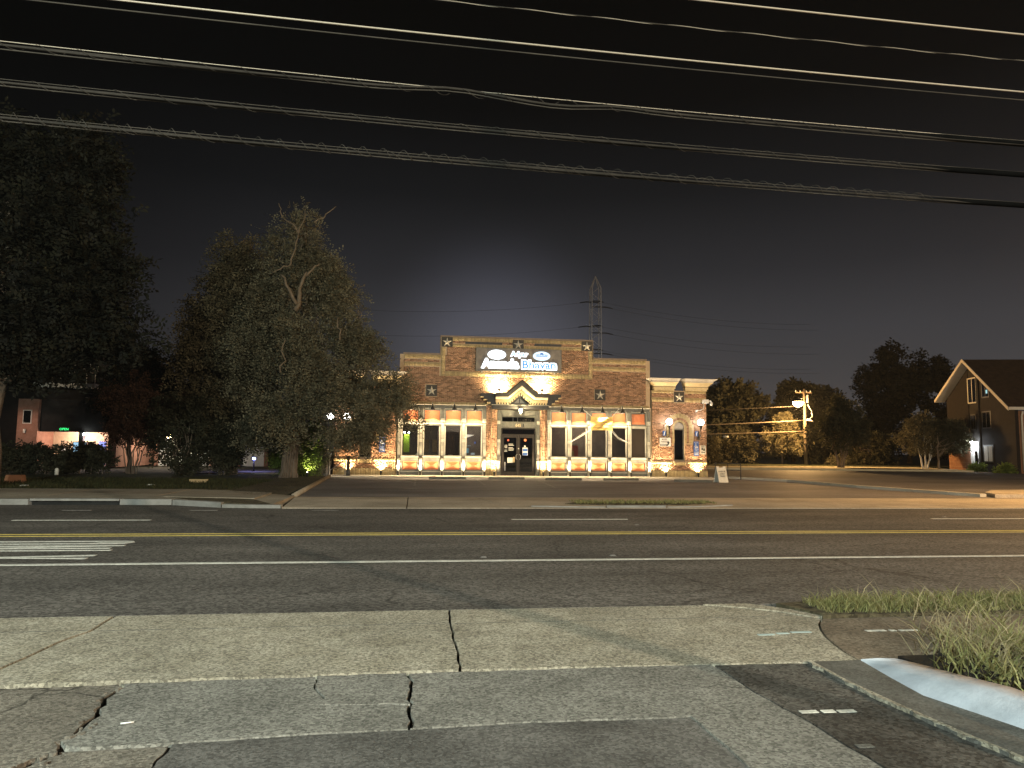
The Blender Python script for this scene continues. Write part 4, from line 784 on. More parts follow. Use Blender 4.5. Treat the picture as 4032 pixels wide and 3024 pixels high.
# sign
def big_sign():
    t = thing('restaurant_sign', (6.24, YF-.2, 6.46), 'wide dark signboard with glowing white and blue lettering above the door', 'sign')
    MB().box(3.6, 8.88, YF-.2, YF-.05, 6.48, 7.85).build('board', M['sign_board'], t)
    f = MB(); f.box(3.56, 8.92, YF-.23, YF-.04, 6.44, 6.48); f.box(3.56, 8.92, YF-.23, YF-.04, 7.85, 7.89); f.box(3.56, 3.6, YF-.23, YF-.04, 6.482, 7.848); f.box(8.88, 8.92, YF-.23, YF-.04, 6.482, 7.848); f.build('frame', M['frame'], t)
    for x in (3.95, 8.5): MB().box(x-.03, x+.03, YF-.15, YF-.02, 6.36, 6.44).build('bracket', M['grey_metal'], t)
    for xc, zc, rx, rz in ((4.845, 7.47, .56, .29), (7.65, 7.455, .54, .285)):
        o = MB().xz([(xc+rx*math.cos(2*math.pi*k/28), zc+rz*math.sin(2*math.pi*k/28)) for k in range(28)], YF-.27, YF-.201).build('oval_panel', E_SIGN if xc < 6 else E_SIGN_PALE, t)
        if xc > 6:
            b = MB(); b.xz([(7.27, 7.41), (8.03, 7.41), (8.03, 7.43), (7.27, 7.43)], YF-.28, YF-.271); b.xz([(7.25, 7.5), (7.5, 7.53), (7.5, 7.56), (7.25, 7.53)], YF-.28, YF-.271); b.xz([(7.8, 7.53), (8.05, 7.5), (8.05, 7.53), (7.8, 7.56)], YF-.28, YF-.271)
            b.xz([(7.65+.13*math.cos(math.pi*k/10), 7.54+.11*math.sin(math.pi*k/10)) for k in range(11)], YF-.28, YF-.271); b.build('emblem', E_SIGN_BLUE, o)
            text_mb('emblem_lettering', 'Ananda Bhavan', E_SIGN_BLUE, 7.65, 7.48, YF-.282, w=.68, h=.09, parent=o, offset=.02)
    def word(s, x, z, w, h, ew, eh, face):
        text_mb('letter_halo', s, E_SIGN, x, z, YF-.235, w=w+ew, h=h+eh, offset=.085, parent=t)
        text_mb('lettering', s, face, x, z, YF-.25, w=w, h=h, offset=.02, parent=t)
    word('Adyar', 6.25, 7.5, 1.02, .34, .12, .1, emat('sign_mid_blue', (.1, .3, .7), 1.2))
    word('Ananda', 5.06, 6.92, 2.22, .5, .16, .14, E_SIGN_PALE); word('Bhavan', 7.5, 6.9, 2.1, .5, .16, .14, emat('sign_light_blue', (.1, .33, .72), 1.3))
big_sign()

# ------------------------------------------------------------------ lamps on and round the restaurant
def gooseneck(x, y, z):
    t = thing('gooseneck_lamp', (x, y, z), 'lamp', 'lamp', 'gooseneck lamps over the shop windows')
    MB().lathe([(.0, .0), (.07, .0), (.07, .02), (.0, .02)], (x, y, z), 8)
    s = MB(); s.lathe([(.155, -.36), (.16, -.35), (.07, -.17), (.04, -.1), (.035, 0), (.0, .01)], (x, y-.42, z), 14, False); s.build('lamp_shade', M['dark_metal'], t)
    MB().tube([(x, y-.005, z+.0), (x, y-.2, z+.1), (x, y-.36, z+.1), (x, y-.42, z+.0)], .02, 6).build('arm', M['grey_metal'], t)
    MB().lathe([(.0, -.33), (.045, -.29), (.05, -.25), (.0, -.2)], (x, y-.42, z), 8, False).build('bulb', E_WARM, t)
    lamp('SPOT', 'bulb_light', (x, y-.42, z-.37), 520, LAMPW, t, (x, y-.42, z-2.0), .04, 112, .35); lamp('SPOT', 'shade_glow', (x, y-.40, z-.38), 46, LAMPW, t, (x, y+.3, z-.7), .04, 150, .5)
    return t
gx = [(-.31, 'gooseneck lamp over the leftmost shop window, behind the tree leaves'), (.97, 'gooseneck lamp over the second shop window from the left'), (2.28, 'gooseneck lamp over the third shop window from the left'),
      (3.55, 'gooseneck lamp over the shop window just left of the door'), (8.86, 'gooseneck lamp over the shop window just right of the door'), (10.15, 'gooseneck lamp holding the left rope of the yellow banner'),
      (11.45, 'gooseneck lamp shining straight down on the yellow banner'), (12.72, 'gooseneck lamp over the fourth window right of the door')]
g0 = None
for x, l in gx:
    if g0 is None: g0 = gooseneck(x, YF-.2, 4.32); g0['label'] = l
    else: copy_thing(g0, (x, YF-.2, 4.32), l)
t = gooseneck(14.0, YF-.2, 4.32); t['label'] = 'dimmer gooseneck lamp with a bare white bulb, rightmost of its row'
for ch in list(t.children):
    if ch.type == 'LIGHT': ch.data = ch.data.copy(); ch.data.energy = 30 if ch.data.energy > 100 else 8

def uplight(x, y, z=.06, power=290, aim=(.12, 1.0), cone=165):
    t = thing('ground_uplight', (x, y, z), 'uplight', 'uplight', 'uplights along the foot of the wall')
    MB().lathe([(.05, 0), (.05, .1), (.065, .12), (.065, .27), (.05, .27)], (x, y, z), 8).build('housing', M['dark_metal'], t)
    MB().lathe([(.0, .271), (.045, .272)], (x, y, z), 8, False).build('lens', E_UP, t)
    lamp('SPOT', 'lens_light', (x, y, z+.3), power, LAMPW, t, (x, y+aim[0], z+.3+aim[1]), .03, cone, 1.0)
    return t
names = {}
ups = [(-3.93, 43.14, 'small black uplight at the foot of the left brick corner, behind the dark bollard'), (-1.99, 43.14, 'small black uplight on the left brick corner, below the blue parking sign')]
ups += [(x, 42.98, 'small black uplight at the foot of the %s pilaster of the left window bay' % n) for x, n in zip(LX, ('first', 'second', 'middle', 'fourth', 'last'))]
ups += [(4.76, 42.95, 'small black uplight by the brick pier left of the door'), (7.76, 42.95, 'small black uplight by the brick pier right of the door')]
ups += [(x, 42.98, 'small black uplight at the foot of the %s pilaster of the right window bay' % n) for x, n in zip(RX, ('first', 'second', 'third', 'fourth', 'fifth', 'last'))]
ups += [(15.6, 43.14, 'small black uplight on the right brick corner, below the more parking sign'), (17.72, 43.14, 'small black uplight on the right brick corner, below the blue accessible parking sign')]
protos = {}
for x, y, l in ups:
    k = 'wall' if y > 43.05 or 4.7 < x < 7.9 else 'pilaster'
    if k not in protos:
        protos[k] = uplight(x, y, aim=(.3, .9), cone=140, power=520) if k == 'wall' else uplight(x, y); protos[k]['label'] = l
    else: copy_thing(protos[k], (x, y, .06), l)
def flood(x, l):
    y, z = 42.86, 5.09
    t = thing('roof_floodlight', (x, y, z), l, 'floodlight', 'floodlights on the porch roof')
    MB().lathe([(.03, 0), (.03, .12)], (x, y, z), 8).build('stem', M['dark_metal'], t); MB().frus((x-.09, x+.09, y-.06, y+.05), (x-.12, x+.12, y-.1, y+.0), .12+z, .27+z).build('housing', M['dark_metal'], t)
    lamp('SPOT', 'flood_light', (x, y+.12, z+.2), 1300, (1, .78, .42), t, (x, YF, z+.5), .06, 150, .9)
flood(4.98, 'small floodlight on the porch roof left of its gable'); flood(7.62, 'small floodlight on the porch roof right of its gable')
def lantern():
    x, y, z = 6.29, 42.7, 3.72
    t = thing('door_lantern', (x, y, z), 'glowing hanging lantern under the porch gable over the door', 'lamp')
    MB().tube([(x, y, 4.35), (x, y, 4.2)], .012, 5).build('chain', M['dark_metal'], t); MB().lathe([(.02, .5), (.09, .44), (.1, .42)], (x, y, z), 6).build('cap', M['dark_metal'], t)
    MB().lathe([(.05, .14), (.1, .22), (.115, .34), (.09, .41)], (x, y, z), 6).build('glass', emat('lantern_glass', (1, .8, .45), 14), t); MB().lathe([(.0, 0), (.03, .03), (.03, .07), (.05, .13)], (x, y, z), 6).build('finial', M['grey_metal'], t)
    lamp('POINT', 'lantern_light', (x, y-.16, z+.28), 330, (1, .76, .4), t, size=.08)
lantern()
def globe(x, l):
    y = 42.98
    t = thing('globe_lamp', (x, y, 2.45), l, 'wall lamp', 'white globe lamps on the brick corners')
    MB().lathe([(.195*math.sin(math.pi*k/10)+.0001, 3.5-.195*math.cos(math.pi*k/10)) for k in range(11)], (x, y, 0), 16, False).build('globe', E_GLOBE, t)
    MB().lathe([(.05, 3.05), (.06, 3.12), (.1, 3.2), (.09, 3.27), (.11, 3.31)], (x, y, 0), 10).build('holder', M['dark_metal'], t)
    MB().tube([(x, y, 3.08), (x, y, 2.8), (x, y+.08, 2.62), (x, YF-.14, 2.5)], [.035, .032, .028, .03], 7).build('bracket', M['dark_metal'], t); MB().box(x-.07, x+.07, YF-.15, YF-.125, 2.4, 2.95).build('wall_plate', M['dark_metal'], t)
    lamp('POINT', 'globe_light', (x, y-.0, 3.5), 950, (1, .9, .78), t, size=.19)
for x, l in ((15.77, 'white globe lamp left of the arched window on the right brick corner'), (17.84, 'white globe lamp right of the arched window on the right brick corner'), (-5.0, 'white globe lamp at the far left end of the building, half behind leaves'), (-4.05, 'white globe lamp on the left brick corner, showing through tree leaves')): globe(x, l)

# signs on the wall
def small_signs():
    y = 43.31
    for x, l in ((15.56, 'small blue square plaque with a white stroke under the left globe lamp'), (17.69, 'small blue square plaque with a white stroke under the right globe lamp')):
        t = thing('small_plaque', (x, y, 2.62), l, 'sign', 'small blue plaques under the globes'); MB().box(x-.1, x+.1, y, y+.03, 2.62, 2.94).build('plate', M['blue'], t)
        MB().xz([(x-.05, 2.65), (x-.0, 2.65), (x+.03, 2.8), (x+.075, 2.9), (x+.02, 2.9), (x-.025, 2.8)], y-.006, y-.001).build('mark', M['white'], t)
    t = thing('parking_sign', (15.62, y, 1.96), 'white MORE PARKING sign with a black arrow on the brick corner', 'sign')
    MB().box(15.26, 15.98, y, y+.03, 1.96, 2.5).build('plate', M['white'], t)
    text_mb('lettering', 'MORE', M['brown'], 15.56, 2.4, y-.004, w=.32, h=.1, parent=t, offset=.01); text_mb('lettering', 'PARKING', M['brown'], 15.58, 2.25, y-.004, w=.5, h=.1, parent=t, offset=.01)
    MB().xz([(15.28, 2.0), (15.78, 2.0), (15.86, 2.1), (15.86, 2.17), (15.92, 2.17), (15.82, 2.28), (15.72, 2.17), (15.78, 2.17), (15.78, 2.12), (15.74, 2.08), (15.28, 2.08)], y-.006, y-.001).build('arrow', M['black'], t)
    text_mb('lettering', 'ANY TIME', M['white'], 15.5, 2.04, y-.009, w=.34, h=.045, parent=t) if False else None
    for k in range(6): MB().box(15.34+.055*k, 15.34+.055*k+.035, y-.009, y-.0065, 2.02, 2.06).build('small_print', M['white'], t)
    def access(x, z0, l):
        t = thing('accessible_parking_sign', (x, y, z0), l, 'sign', 'blue accessible parking signs')
        MB().box(x-.17, x+.17, y, y+.03, z0, z0+.9).build('plate', M['blue'], t)
        text_mb('lettering', 'RESERVED', M['white'], x, z0+.83, y-.005, w=.26, h=.05, parent=t)
        w = MB(); c = (x-.02, z0+.57); w.tube([(c[0]+.075*math.cos(a*math.pi/8), y-.006, c[1]+.075*math.sin(a*math.pi/8)) for a in range(6, 17)], .014, 5, False)
        w.tube([(x-.03, y-.006, z0+.72), (x-.02, y-.006, z0+.6), (x+.05, y-.006, z0+.6), (x+.08, y-.006, z0+.51), (x+.11, y-.006, z0+.52)], .014, 5); w.xz([(x-.03+.026*math.cos(a*math.pi/5), z0+.755+.026*math.sin(a*math.pi/5)) for a in range(10)], y-.008, y-.001); w.build('wheelchair_mark', M['white'], t)
        text_mb('lettering', 'PARKING', M['white'], x, z0+.42, y-.005, w=.28, h=.055, parent=t); text_mb('lettering', 'ONLY', M['white'], x, z0+.32, y-.005, w=.18, h=.055, parent=t)
        MB().box(x-.165, x+.165, y-.003, y-.001, z0+.225, z0+.24).build('rule', M['white'], t)
        for zz in (.16, .08):
            for k in range(6): MB().box(x-.13+.045*k, x-.13+.045*k+.03, y-.005, y-.001, z0+zz-.02, z0+zz+.02).build('small_print', M['white'], t)
    access(17.66, 1.39, 'blue accessible parking sign on the right brick corner below the globe lamp'); access(-1.97, 1.42, 'blue accessible parking sign on the left brick corner among leaves')
    t = thing('wall_notice', (18.1, y, 1.49), 'pale printed notice pasted beside the blue parking sign', 'notice')
    MB().box(17.93, 18.28, y+.005, y+.03, 1.49, 2.04).build('sheet', M['paper'], t)
    for k, (a, b, c, d) in enumerate(((17.98, 18.22, 1.93, 1.98), (18.0, 18.1, 1.75, 1.9), (18.12, 18.23, 1.7, 1.86), (18.0, 18.08, 1.54, 1.66), (18.12, 18.22, 1.56, 1.64))): MB().box(a, b, y+.002, y+.0045, c, d).build('print', M['plaque'] if k % 2 else M['leaf_pale'], t)
    # camera
    t = thing('security_camera', (18.3, 43.2, 4.5), 'white dome security camera on the corner with its conduit', 'camera')
    MB().box(18.1, 18.42, 43.05, 43.36, 4.72, 4.96).build('junction_box', M['white'], t)
    MB().tube([(18.42, 43.2, 4.86), (18.58, 43.15, 4.88), (18.62, 43.12, 4.8)], .045, 8).build('arm', M['white'], t); MB().lathe([(.0, -.1), (.07, -.07), (.09, .0), (.09, .1), (.05, .14)], (18.62, 43.12, 4.66), 12).build('dome', M['white'], t)
    MB().tube([(18.2, 43.33, 4.72), (18.2, 43.33, 4.5), (18.14, 43.33, 4.36), (18.0, 43.33, 4.3), (17.72, 43.33, 4.25)], .022, 6).build('conduit', M['white'], t); MB().box(17.64, 17.76, 43.3, 43.36, 4.16, 4.3).build('outlet_box', M['white'], t)
small_signs()
def banner():
    x0, x1, z0, z1, y = 10.72, 12.12, 2.88, 3.77, 43.0
    t = thing('cloth_banner', (11.42, y, 2.88), 'creased yellow cloth banner roped across the right window bay', 'banner')
    nx, nz = 20, 12; vs = []
    def Y(u, v): return y+.05*math.sin(u*7+v*3)+.035*math.sin((u-v)*9)-.03*math.sin(math.pi*u)
    for j in range(nz+1):
        for i in range(nx+1):
            u, v = i/nx, j/nz; sag = (.10*v*v*4*u*(1-u) - .03*(1-v)*4*u*(1-u)); vs.append((x0+(x1-x0)*u, Y(u, v), z0+(z1-z0)*v-sag))
    MB().add(vs, [(j*(nx+1)+i, j*(nx+1)+i+1, (j+1)*(nx+1)+i+1, (j+1)*(nx+1)+i) for j in range(nz) for i in range(nx)], True).build('cloth', M['banner'], t)
    for s, z, w, h in (('WE HAVE', 3.57, .8, .075), ('Dine in &', 3.4, .6, .07), ('Carryout  Pickup', 3.22, 1.05, .09), ('order online', 3.06, .7, .05)):
        if s.startswith('order'): continue
        text_mb('lettering', s, M['banner_ink'], 11.42, z, y-.13, w=w, h=h, parent=t, offset=.02)
    for z, a, b in ((3.07, 10.8, 11.5), (3.0, 11.1, 11.8)): MB().box(a, b, y-.12, y-.118, z, z+.025).build('printed_line', M['banner_ink'], t)
    for p in ([(10.12, 43.1, 4.3), (10.74, y, 3.77)], [(10.73, y, 2.89), (10.0, 43.1, 2.42), (9.5, 43.2, 2.15)], [(10.73, y, 2.95), (10.0, 43.1, 2.5), (9.5, 43.2, 2.16)], [(12.1, y, 2.89), (12.5, 43.1, 2.48), (13.15, 43.2, 2.17)], [(12.1, y, 2.8), (12.5, 43.1, 2.4), (13.15, 43.2, 2.16)], [(12.1, y, 3.77), (12.56, 43.1, 4.26)]):
        MB().tube(p, .013, 5).build('rope', M['white'], t)
banner()
def walkway_things():
    # concrete walk in front
    tag(MB().xy([(-4.72, 41.2), (16.2, 40.6), (18.6, 41.0), (18.6, 43.45), (-4.95, 43.45), (-4.9, 41.6)], -.05, .06).build('shop_walk', M['pale_concrete']), kind='structure')
    w0 = None
    for x, y, rz, l in ((1.78, 39.3, .05, 'grey concrete wheel stop before the left window bay'), (5.06, 39.5, .05, 'grey concrete wheel stop before the door'), (8.15, 38.8, .03, 'grey concrete wheel stop before the first right windows'), (11.45, 38.9, .06, 'grey concrete wheel stop before the last right windows'), (15.0, 37.3, -.5, 'pale concrete wheel stop askew before the right brick corner')):
        if w0 is None:
            w0 = thing('wheel_stop', (x, y, 0), l, 'wheel stop', 'wheel stops in front of the restaurant'); b = MB(); b.frus((x-1.02, x+1.02, y-.1, y+.1), (x-1.0, x+1.0, y-.06, y+.06), .005, .13); b.build('stop_block', M['gutter'], w0)
            for s in (-.7, .7): MB().lathe([(.02, .13), (.02, .15), (.0, .152)], (x+s, y, 0), 6, False).build('spike', M['dark_metal'], w0)
            w0.rotation_euler.z = rz
        else: copy_thing(w0, (x, y, 0), l, rz)
    t = thing('bollard', (-3.78, 41.85, .0), 'dark slim bollard before the left brick corner', 'bollard'); MB().lathe([(.12, 0), (.12, .35), (.085, .42), (.085, 1.12), (.06, 1.17), (.0, 1.18)], (-3.78, 41.85, 0), 12).build('post', M['charcoal'], t); MB().lathe([(.088, 1.0), (.088, 1.08)], (-3.78, 41.85, 0), 12, False).build('band', M['brown'], t)
    t = thing('gas_meter', (-5.0, 41.5, 0), 'grey metal pipes and meter standing at the left end of the building', 'meter')
    MB().tube([(-5.0, 41.5, 0), (-5.0, 41.5, 1.1), (-4.93, 41.5, 1.2), (-4.9, 41.5, 1.65)], .05, 8).build('pipe', M['white'], t); MB().tube([(-4.8, 41.6, 0), (-4.8, 41.6, 1.3)], .04, 8).build('pipe', M['white'], t)
    MB().box(-5.06, -4.72, 41.42, 41.62, 1.15, 1.38).build('meter_case', M['white'], t); MB().lathe([(.13, 0), (.13, .9), (.1, 1.0), (0, 1.01)], (-4.95, 41.2, 0), 10).build('guard_post', M['grey_metal'], t)
    t = thing('sloping_rail', (-4.6, 42, 0), 'sloping grey handrail beside the left brick corner', 'rail'); MB().tube([(-4.9, 41.8, .28), (-4.0, 42.6, .98)], .03, 7).build('rail_bar', M['grey_metal'], t); MB().tube([(-4.02, 42.6, .06), (-4.02, 42.6, .96)], .025, 6).build('post', M['grey_metal'], t)
    # sandwich board
    t = thing('sandwich_board', (0, 0, 0), 'leaning white sandwich board asking to use the church car park', 'board'); mb = MB(); n = Vector((0, -1, 0))
    def panel(sgn):
        m = MB(); L = [(-.31, 0), (.31, 0), (.31, .86), (.13, .86), (.13, .8), (-.13, .8), (-.13, .86), (-.31, .86)]
        vs = [(x, sgn*(.24-.24*z/.86)-.012, z+.01) for x, z in L]+[(x, sgn*(.24-.24*z/.86)+.012, z+.01) for x, z in L]; k = len(L)
        m.add(vs, [tuple(range(k)), tuple(range(2*k-1, k-1, -1))]+[(i, i+k, (i+1) % k+k, (i+1) % k) for i in range(k)]); return m.build('panel', M['paper'], t)
    panel(-1); panel(1)
    for s, z in (('PLEASE USE', .6), ('CHURCH', .47), ('PARKING', .35)):
        o = text_mb('lettering', s, M['black'], 0, z, -(.24-.24*z/.86)-.03, w=.44 if len(s) > 8 else .3, h=.08, parent=t, offset=.02); o.rotation_euler.x = -math.atan(.24/.86)
    MB().tube([(-.07, 0, .87), (-.06, 0, .93), (.06, 0, .93), (.07, 0, .87)], .012, 5).build('handle', M['dark_metal'], t)
    t.location = (16.55, 37.2, 0); t.rotation_euler.z = math.radians(14); WLOC[t.name] = Vector(t.location)
    t = thing('side_railing', (17.6, 41, 0), 'low dark metal railing beyond the right brick corner', 'railing')
    for z in (.55, .95): MB().tube([(18.5, 42.4, z), (19.6, 41.2, z)], .025, 6).build('rail_bar', M['charcoal'], t)
    for k in range(3): MB().tube([(18.5+.55*k, 42.4-.6*k, 0), (18.5+.55*k, 42.4-.6*k, .97)], .03, 6).build('post', M['charcoal'], t)
walkway_things()

# ------------------------------------------------------------------ vegetation
def unit(a): return a/np.maximum(np.linalg.norm(a, axis=-1, keepdims=True), 1e-9)
def foliage(name, cl, n_spray, m, L, W, sl, droop, mat, parent, outward=.8):
    """cl (k,4): clumps x,y,z,radius; each spray carries m diamond leaflets"""
    cl = np.asarray(cl, float); S = int(n_spray)
    w = cl[:, 3]**2*(.15+2*RNG.random(len(cl))**1.6); idx = RNG.choice(len(cl), S, p=w/w.sum())
    d = unit(RNG.normal(size=(S, 3))); base = cl[idx, :3]+d*(cl[idx, 3]*RNG.random(S)**.45)[:, None]*np.array([1, 1, .8])
    ax = unit(d*outward+RNG.normal(size=(S, 3))*.5+np.array([0, 0, -droop]))
    t = (np.arange(m)+.5)/m; ln = sl*(.6+.8*RNG.random(S))
    P = base[:, None]+ax[:, None]*(ln[:, None]*t[None])[..., None]; P[..., 2] -= droop*.35*(ln[:, None]*t[None]**2)
    up = unit(RNG.normal(size=(S, 3))*.7+np.array([0, 0, 1.])); side = unit(np.cross(ax, up)); sg = np.where(np.arange(m) % 2 == 0, 1., -1.)
    la = unit(ax[:, None]*.6+side[:, None]*sg[None, :, None]+RNG.normal(size=(S, m, 3))*.3); nr = unit(np.cross(la, unit(np.cross(ax, side))[:, None]))
    l = L*(.6+.8*RNG.random((S, m, 1))); wd = W*(.7+.6*RNG.random((S, m, 1)))
    V = np.stack([P, P+la*l*.5+nr*wd, P+la*l, P+la*l*.5-nr*wd], 2).reshape(-1, 3); F = np.arange(len(V)).reshape(-1, 4)
    return place(name, mesh_np(name, V, F), mat, parent)
def env_clumps(axis_pts, k, rmin, rmax, depth=.8, cy=0, inner=.45, squash=1):
    """clumps filling a silhouette given as (z, xleft, xright)"""
    a = np.array(sorted(axis_pts)); z = a[:, 0]; wdt = a[:, 2]-a[:, 1]; zz = np.linspace(z[0], z[-1], 200); ww = np.interp(zz, z, wdt); cdf = np.cumsum(ww**1.3); cdf /= cdf[-1]
    Z = np.interp(RNG.random(k), cdf, zz); xl = np.interp(Z, z, a[:, 1]); xr = np.interp(Z, z, a[:, 2]); h = (xr-xl)/2; c = (xl+xr)/2
    R = rmin+(rmax-rmin)*RNG.random(k); R = np.minimum(R, np.maximum(h*.7, .25)); th = RNG.random(k)*2*math.pi; rho = (inner+(1-inner)*RNG.random(k)**.6)
    hx = np.maximum(h-R*.75, .05)
    return np.stack([c+np.cos(th)*rho*hx, cy+np.sin(th)*rho*hx*depth, Z, R], 1)
def limb(a, b, r0, r1, sag=.0, n=6, wob=.12):
    a, b = Vector(a), Vector(b); L = (b-a).length; pts = []
    for i in range(n+1):
        t = i/n; p = a.lerp(b, t); k = wob*L*.12*math.sin(math.pi*t); pts.append(p+Vector((random.uniform(-k, k), random.uniform(-k, k), random.uniform(-k, k)+sag*4*t*(1-t))))
    return pts, [r0+(r1-r0)*i/n for i in range(n+1)]
def tree(name, base, label, env, k, rr, spray, trunk_r, trunk_top, mat, bark='bark', depth=.8, group=None, limbs=14, cat='tree', stems=None, cy=None, extra=None, trunk_name='trunk', keep=None):
    t = thing(name, base, label, cat, group); cl = env_clumps(env, k, rr[0], rr[1], depth, base[1] if cy is None else cy)
    if extra is not None: cl = np.concatenate([cl, np.array(extra, float)])
    if keep is not None: cl = cl[keep(cl)]
    foliage('crown', cl, spray[0], spray[1], spray[2], spray[3], spray[4], spray[5], M[mat], t)
    stems = stems or [((0, 0), trunk_top, trunk_r)]
    lb = MB()
    for (ox, oy), top, r in stems:
        tb = MB(); p0 = Vector(base)+Vector((ox*.3, oy*.3, -.1)); p1 = Vector((base[0]+ox+top[0], base[1]+oy+top[1], top[2]))
        pts, rs = limb(p0, p1, r*1.15, r*.35, 0, 9, .25); rs[0] = r*1.35; tb.tube(pts, rs, 14 if r > .2 else 7); o = tb.build(trunk_name, M[bark], t)
        for _ in range(max(2, limbs//len(stems))):
            i = RNG.integers(3, 10); c = cl[RNG.integers(len(cl))]; q, qr = limb(pts[i], Vector(pts[i]).lerp(Vector(c[:3]), .72), max(rs[i]*.55, .02), .012, .1*r, 5, .4); lb.tube(q, qr, 6)
    lb.build('branches', M[bark], t)
    return t, cl
def big_trees():
    env = [(14.75, -6.75, -6.25), (14.2, -7.3, -5.5), (13.2, -8.1, -4.9), (11.6, -8.6, -4.3), (10.4, -8.9, -3.3), (9.3, -9.2, -2.7), (8.2, -9.6, -2.2), (7, -10, -1.6), (6.3, -10, -1.1), (5.5, -10, -.55), (4.6, -10, 0.0), (3.6, -9.9, .15), (2.9, -9.7, -.3), (2.4, -9.4, -1.8), (2.15, -8.8, -3.0)]
    t, cl = tree('feathery_tree', (-6.5, 38.4, .05), 'tall feathery tree with a thick furrowed trunk left of the restaurant', env, 250, (.3, .85), (15000, 9, .15, .034, .75, .6), .31, (.34, .1, 13.5), 'leaf', limbs=34, depth=.72, keep=lambda c: ~((np.abs(c[:, 0]+4.0) < .95) & (np.abs(c[:, 2]-3.35) < .62)),
                 extra=[(-2.2, 36.5, 3.1, .7), (-1.2, 37, 3.6, .8), (-.6, 37, 4.3, .7), (-3.1, 36, 2.6, .6), (-1.6, 36.5, 2.7, .5), (-3.9, 36, 2.6, .7), (-.2, 37.5, 3.4, .5), (-2.6, 37, 4.4, .9), (-1.3, 37.5, 5.0, .8)])
    tr = [c for c in t.children if c.name.startswith('trunk')][0]     # furrowed bark
    for v in tr.data.vertices:
        w = v.co.z; a = math.atan2(v.co.y, v.co.x)
    # furrows as ridges standing on the lower trunk
    rg = MB()
    for k in range(22):
        a = 2*math.pi*k/22+random.uniform(-.08, .08); pts = []
        for j in range(9):
            z = .05+2.6*j/8; r = .40-.05*min(z, 1.2)-.02*(z-1)*(z > 1)+random.uniform(-.01, .015)+(.07 if j == 0 else 0); ak = a+.1*math.sin(z*1.3+k); pts.append((-6.5+.045*z+r*math.cos(ak), 38.4+r*math.sin(ak), z))
        rg.tube(pts, [random.uniform(.035, .055) for _ in pts], 5)
    rg.build('bark_ridges', M['bark'], t)
    for a, b, r in (((-6.0, 35.4, 8.3), (-5.5, 35.3, 10.2), .13), ((-5.9, 35.3, 8.6), (-6.7, 35.2, 10.0), .1), ((-5.5, 35.3, 10.0), (-4.9, 35.4, 10.7), .06), ((-6.3, 35.5, 10.6), (-6.0, 35.6, 12.2), .05), ((-6.0, 35.6, 12.2), (-6.8, 35.6, 13.0), .045), ((-6.0, 35.6, 12.2), (-5.75, 35.7, 13.4), .045), ((-6.8, 35.6, 13.0), (-7.0, 35.6, 13.7), .03), ((-5.3, 35.9, 12.9), (-4.3, 36.2, 13.9), .04), ((-6.3, 35.5, 10.6), (-7.1, 35.3, 10.1), .04), ((-3.8, 35.3, 6.9), (-3.9, 35.2, 8.0), .05), ((-6.5, 35.1, 5.2), (-6.3, 35.0, 6.8), .05)):
        p, q = limb(a, b, r, r*.5, .05, 5, .8); MB().tube(p, q, 6).build('bare_limb', M['branch'], t)
    env = [(13.5, -11.6, -9.2), (12.9, -12.3, -8.6), (11.6, -12.6, -8.2), (10.4, -13.2, -7.6), (9, -13.9, -7.4), (7.6, -14.2, -7.4), (6.4, -14.2, -7.4), (5, -13.8, -7.4), (3.5, -12.9, -7.5), (2.3, -12, -8.2)]
    tree('broad_dark_tree', (-10.3, 42.4, .05), 'broad dark tree close behind the feathery tree on its left', env, 170, (.45, 1.1), (8500, 8, .2, .045, .7, .5), .25, (.2, 0, 10), 'leaf_olive', limbs=18)
    env = [(14.0, -16, -12.2), (13.2, -17, -11.6), (12, -18, -11.3), (10.5, -18, -11.0), (9.2, -19, -10.5), (8.2, -19, -10.4), (7.4, -19, -10.8), (6.6, -19, -9.9), (6.1, -18.5, -9.4), (5.6, -18, -10.4), (5, -17, -11.6), (4.4, -16, -12.9)]
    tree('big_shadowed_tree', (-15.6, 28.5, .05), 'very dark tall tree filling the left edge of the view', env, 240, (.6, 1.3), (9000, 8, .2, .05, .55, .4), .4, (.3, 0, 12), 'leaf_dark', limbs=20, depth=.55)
    env = [(4.6, -9.2, -7.8), (3.8, -10, -7.2), (2.2, -10.4, -6.9), (1, -10.2, -7.2)]
    rows = [(-12.6, 40.6, 4.6, 1.9, 'dark ragged shrub left of the feathery trunk'), (-10.6, 41.5, 3.2, 1.3, 'low dark shrub under the broad dark tree')]
    for x, y, h, r, l in rows: tree('shrub', (x, y, .05), l, [(h, x-.4*r, x+.4*r), (h*.7, x-r, x+r), (h*.35, x-r, x+r), (.4, x-.6*r, x+.6*r)], 45, (.35, .6), (1500, 6, .16, .045, .4, .3), .04, (0, 0, h*.7), 'leaf_mid', limbs=6, cat='shrub', group='dark shrubs under the trees', stems=[((.4*math.cos(k), .3*math.sin(k)), (.3*math.cos(k), .2, h*.7), .035) for k in range(5)], trunk_name='stem')
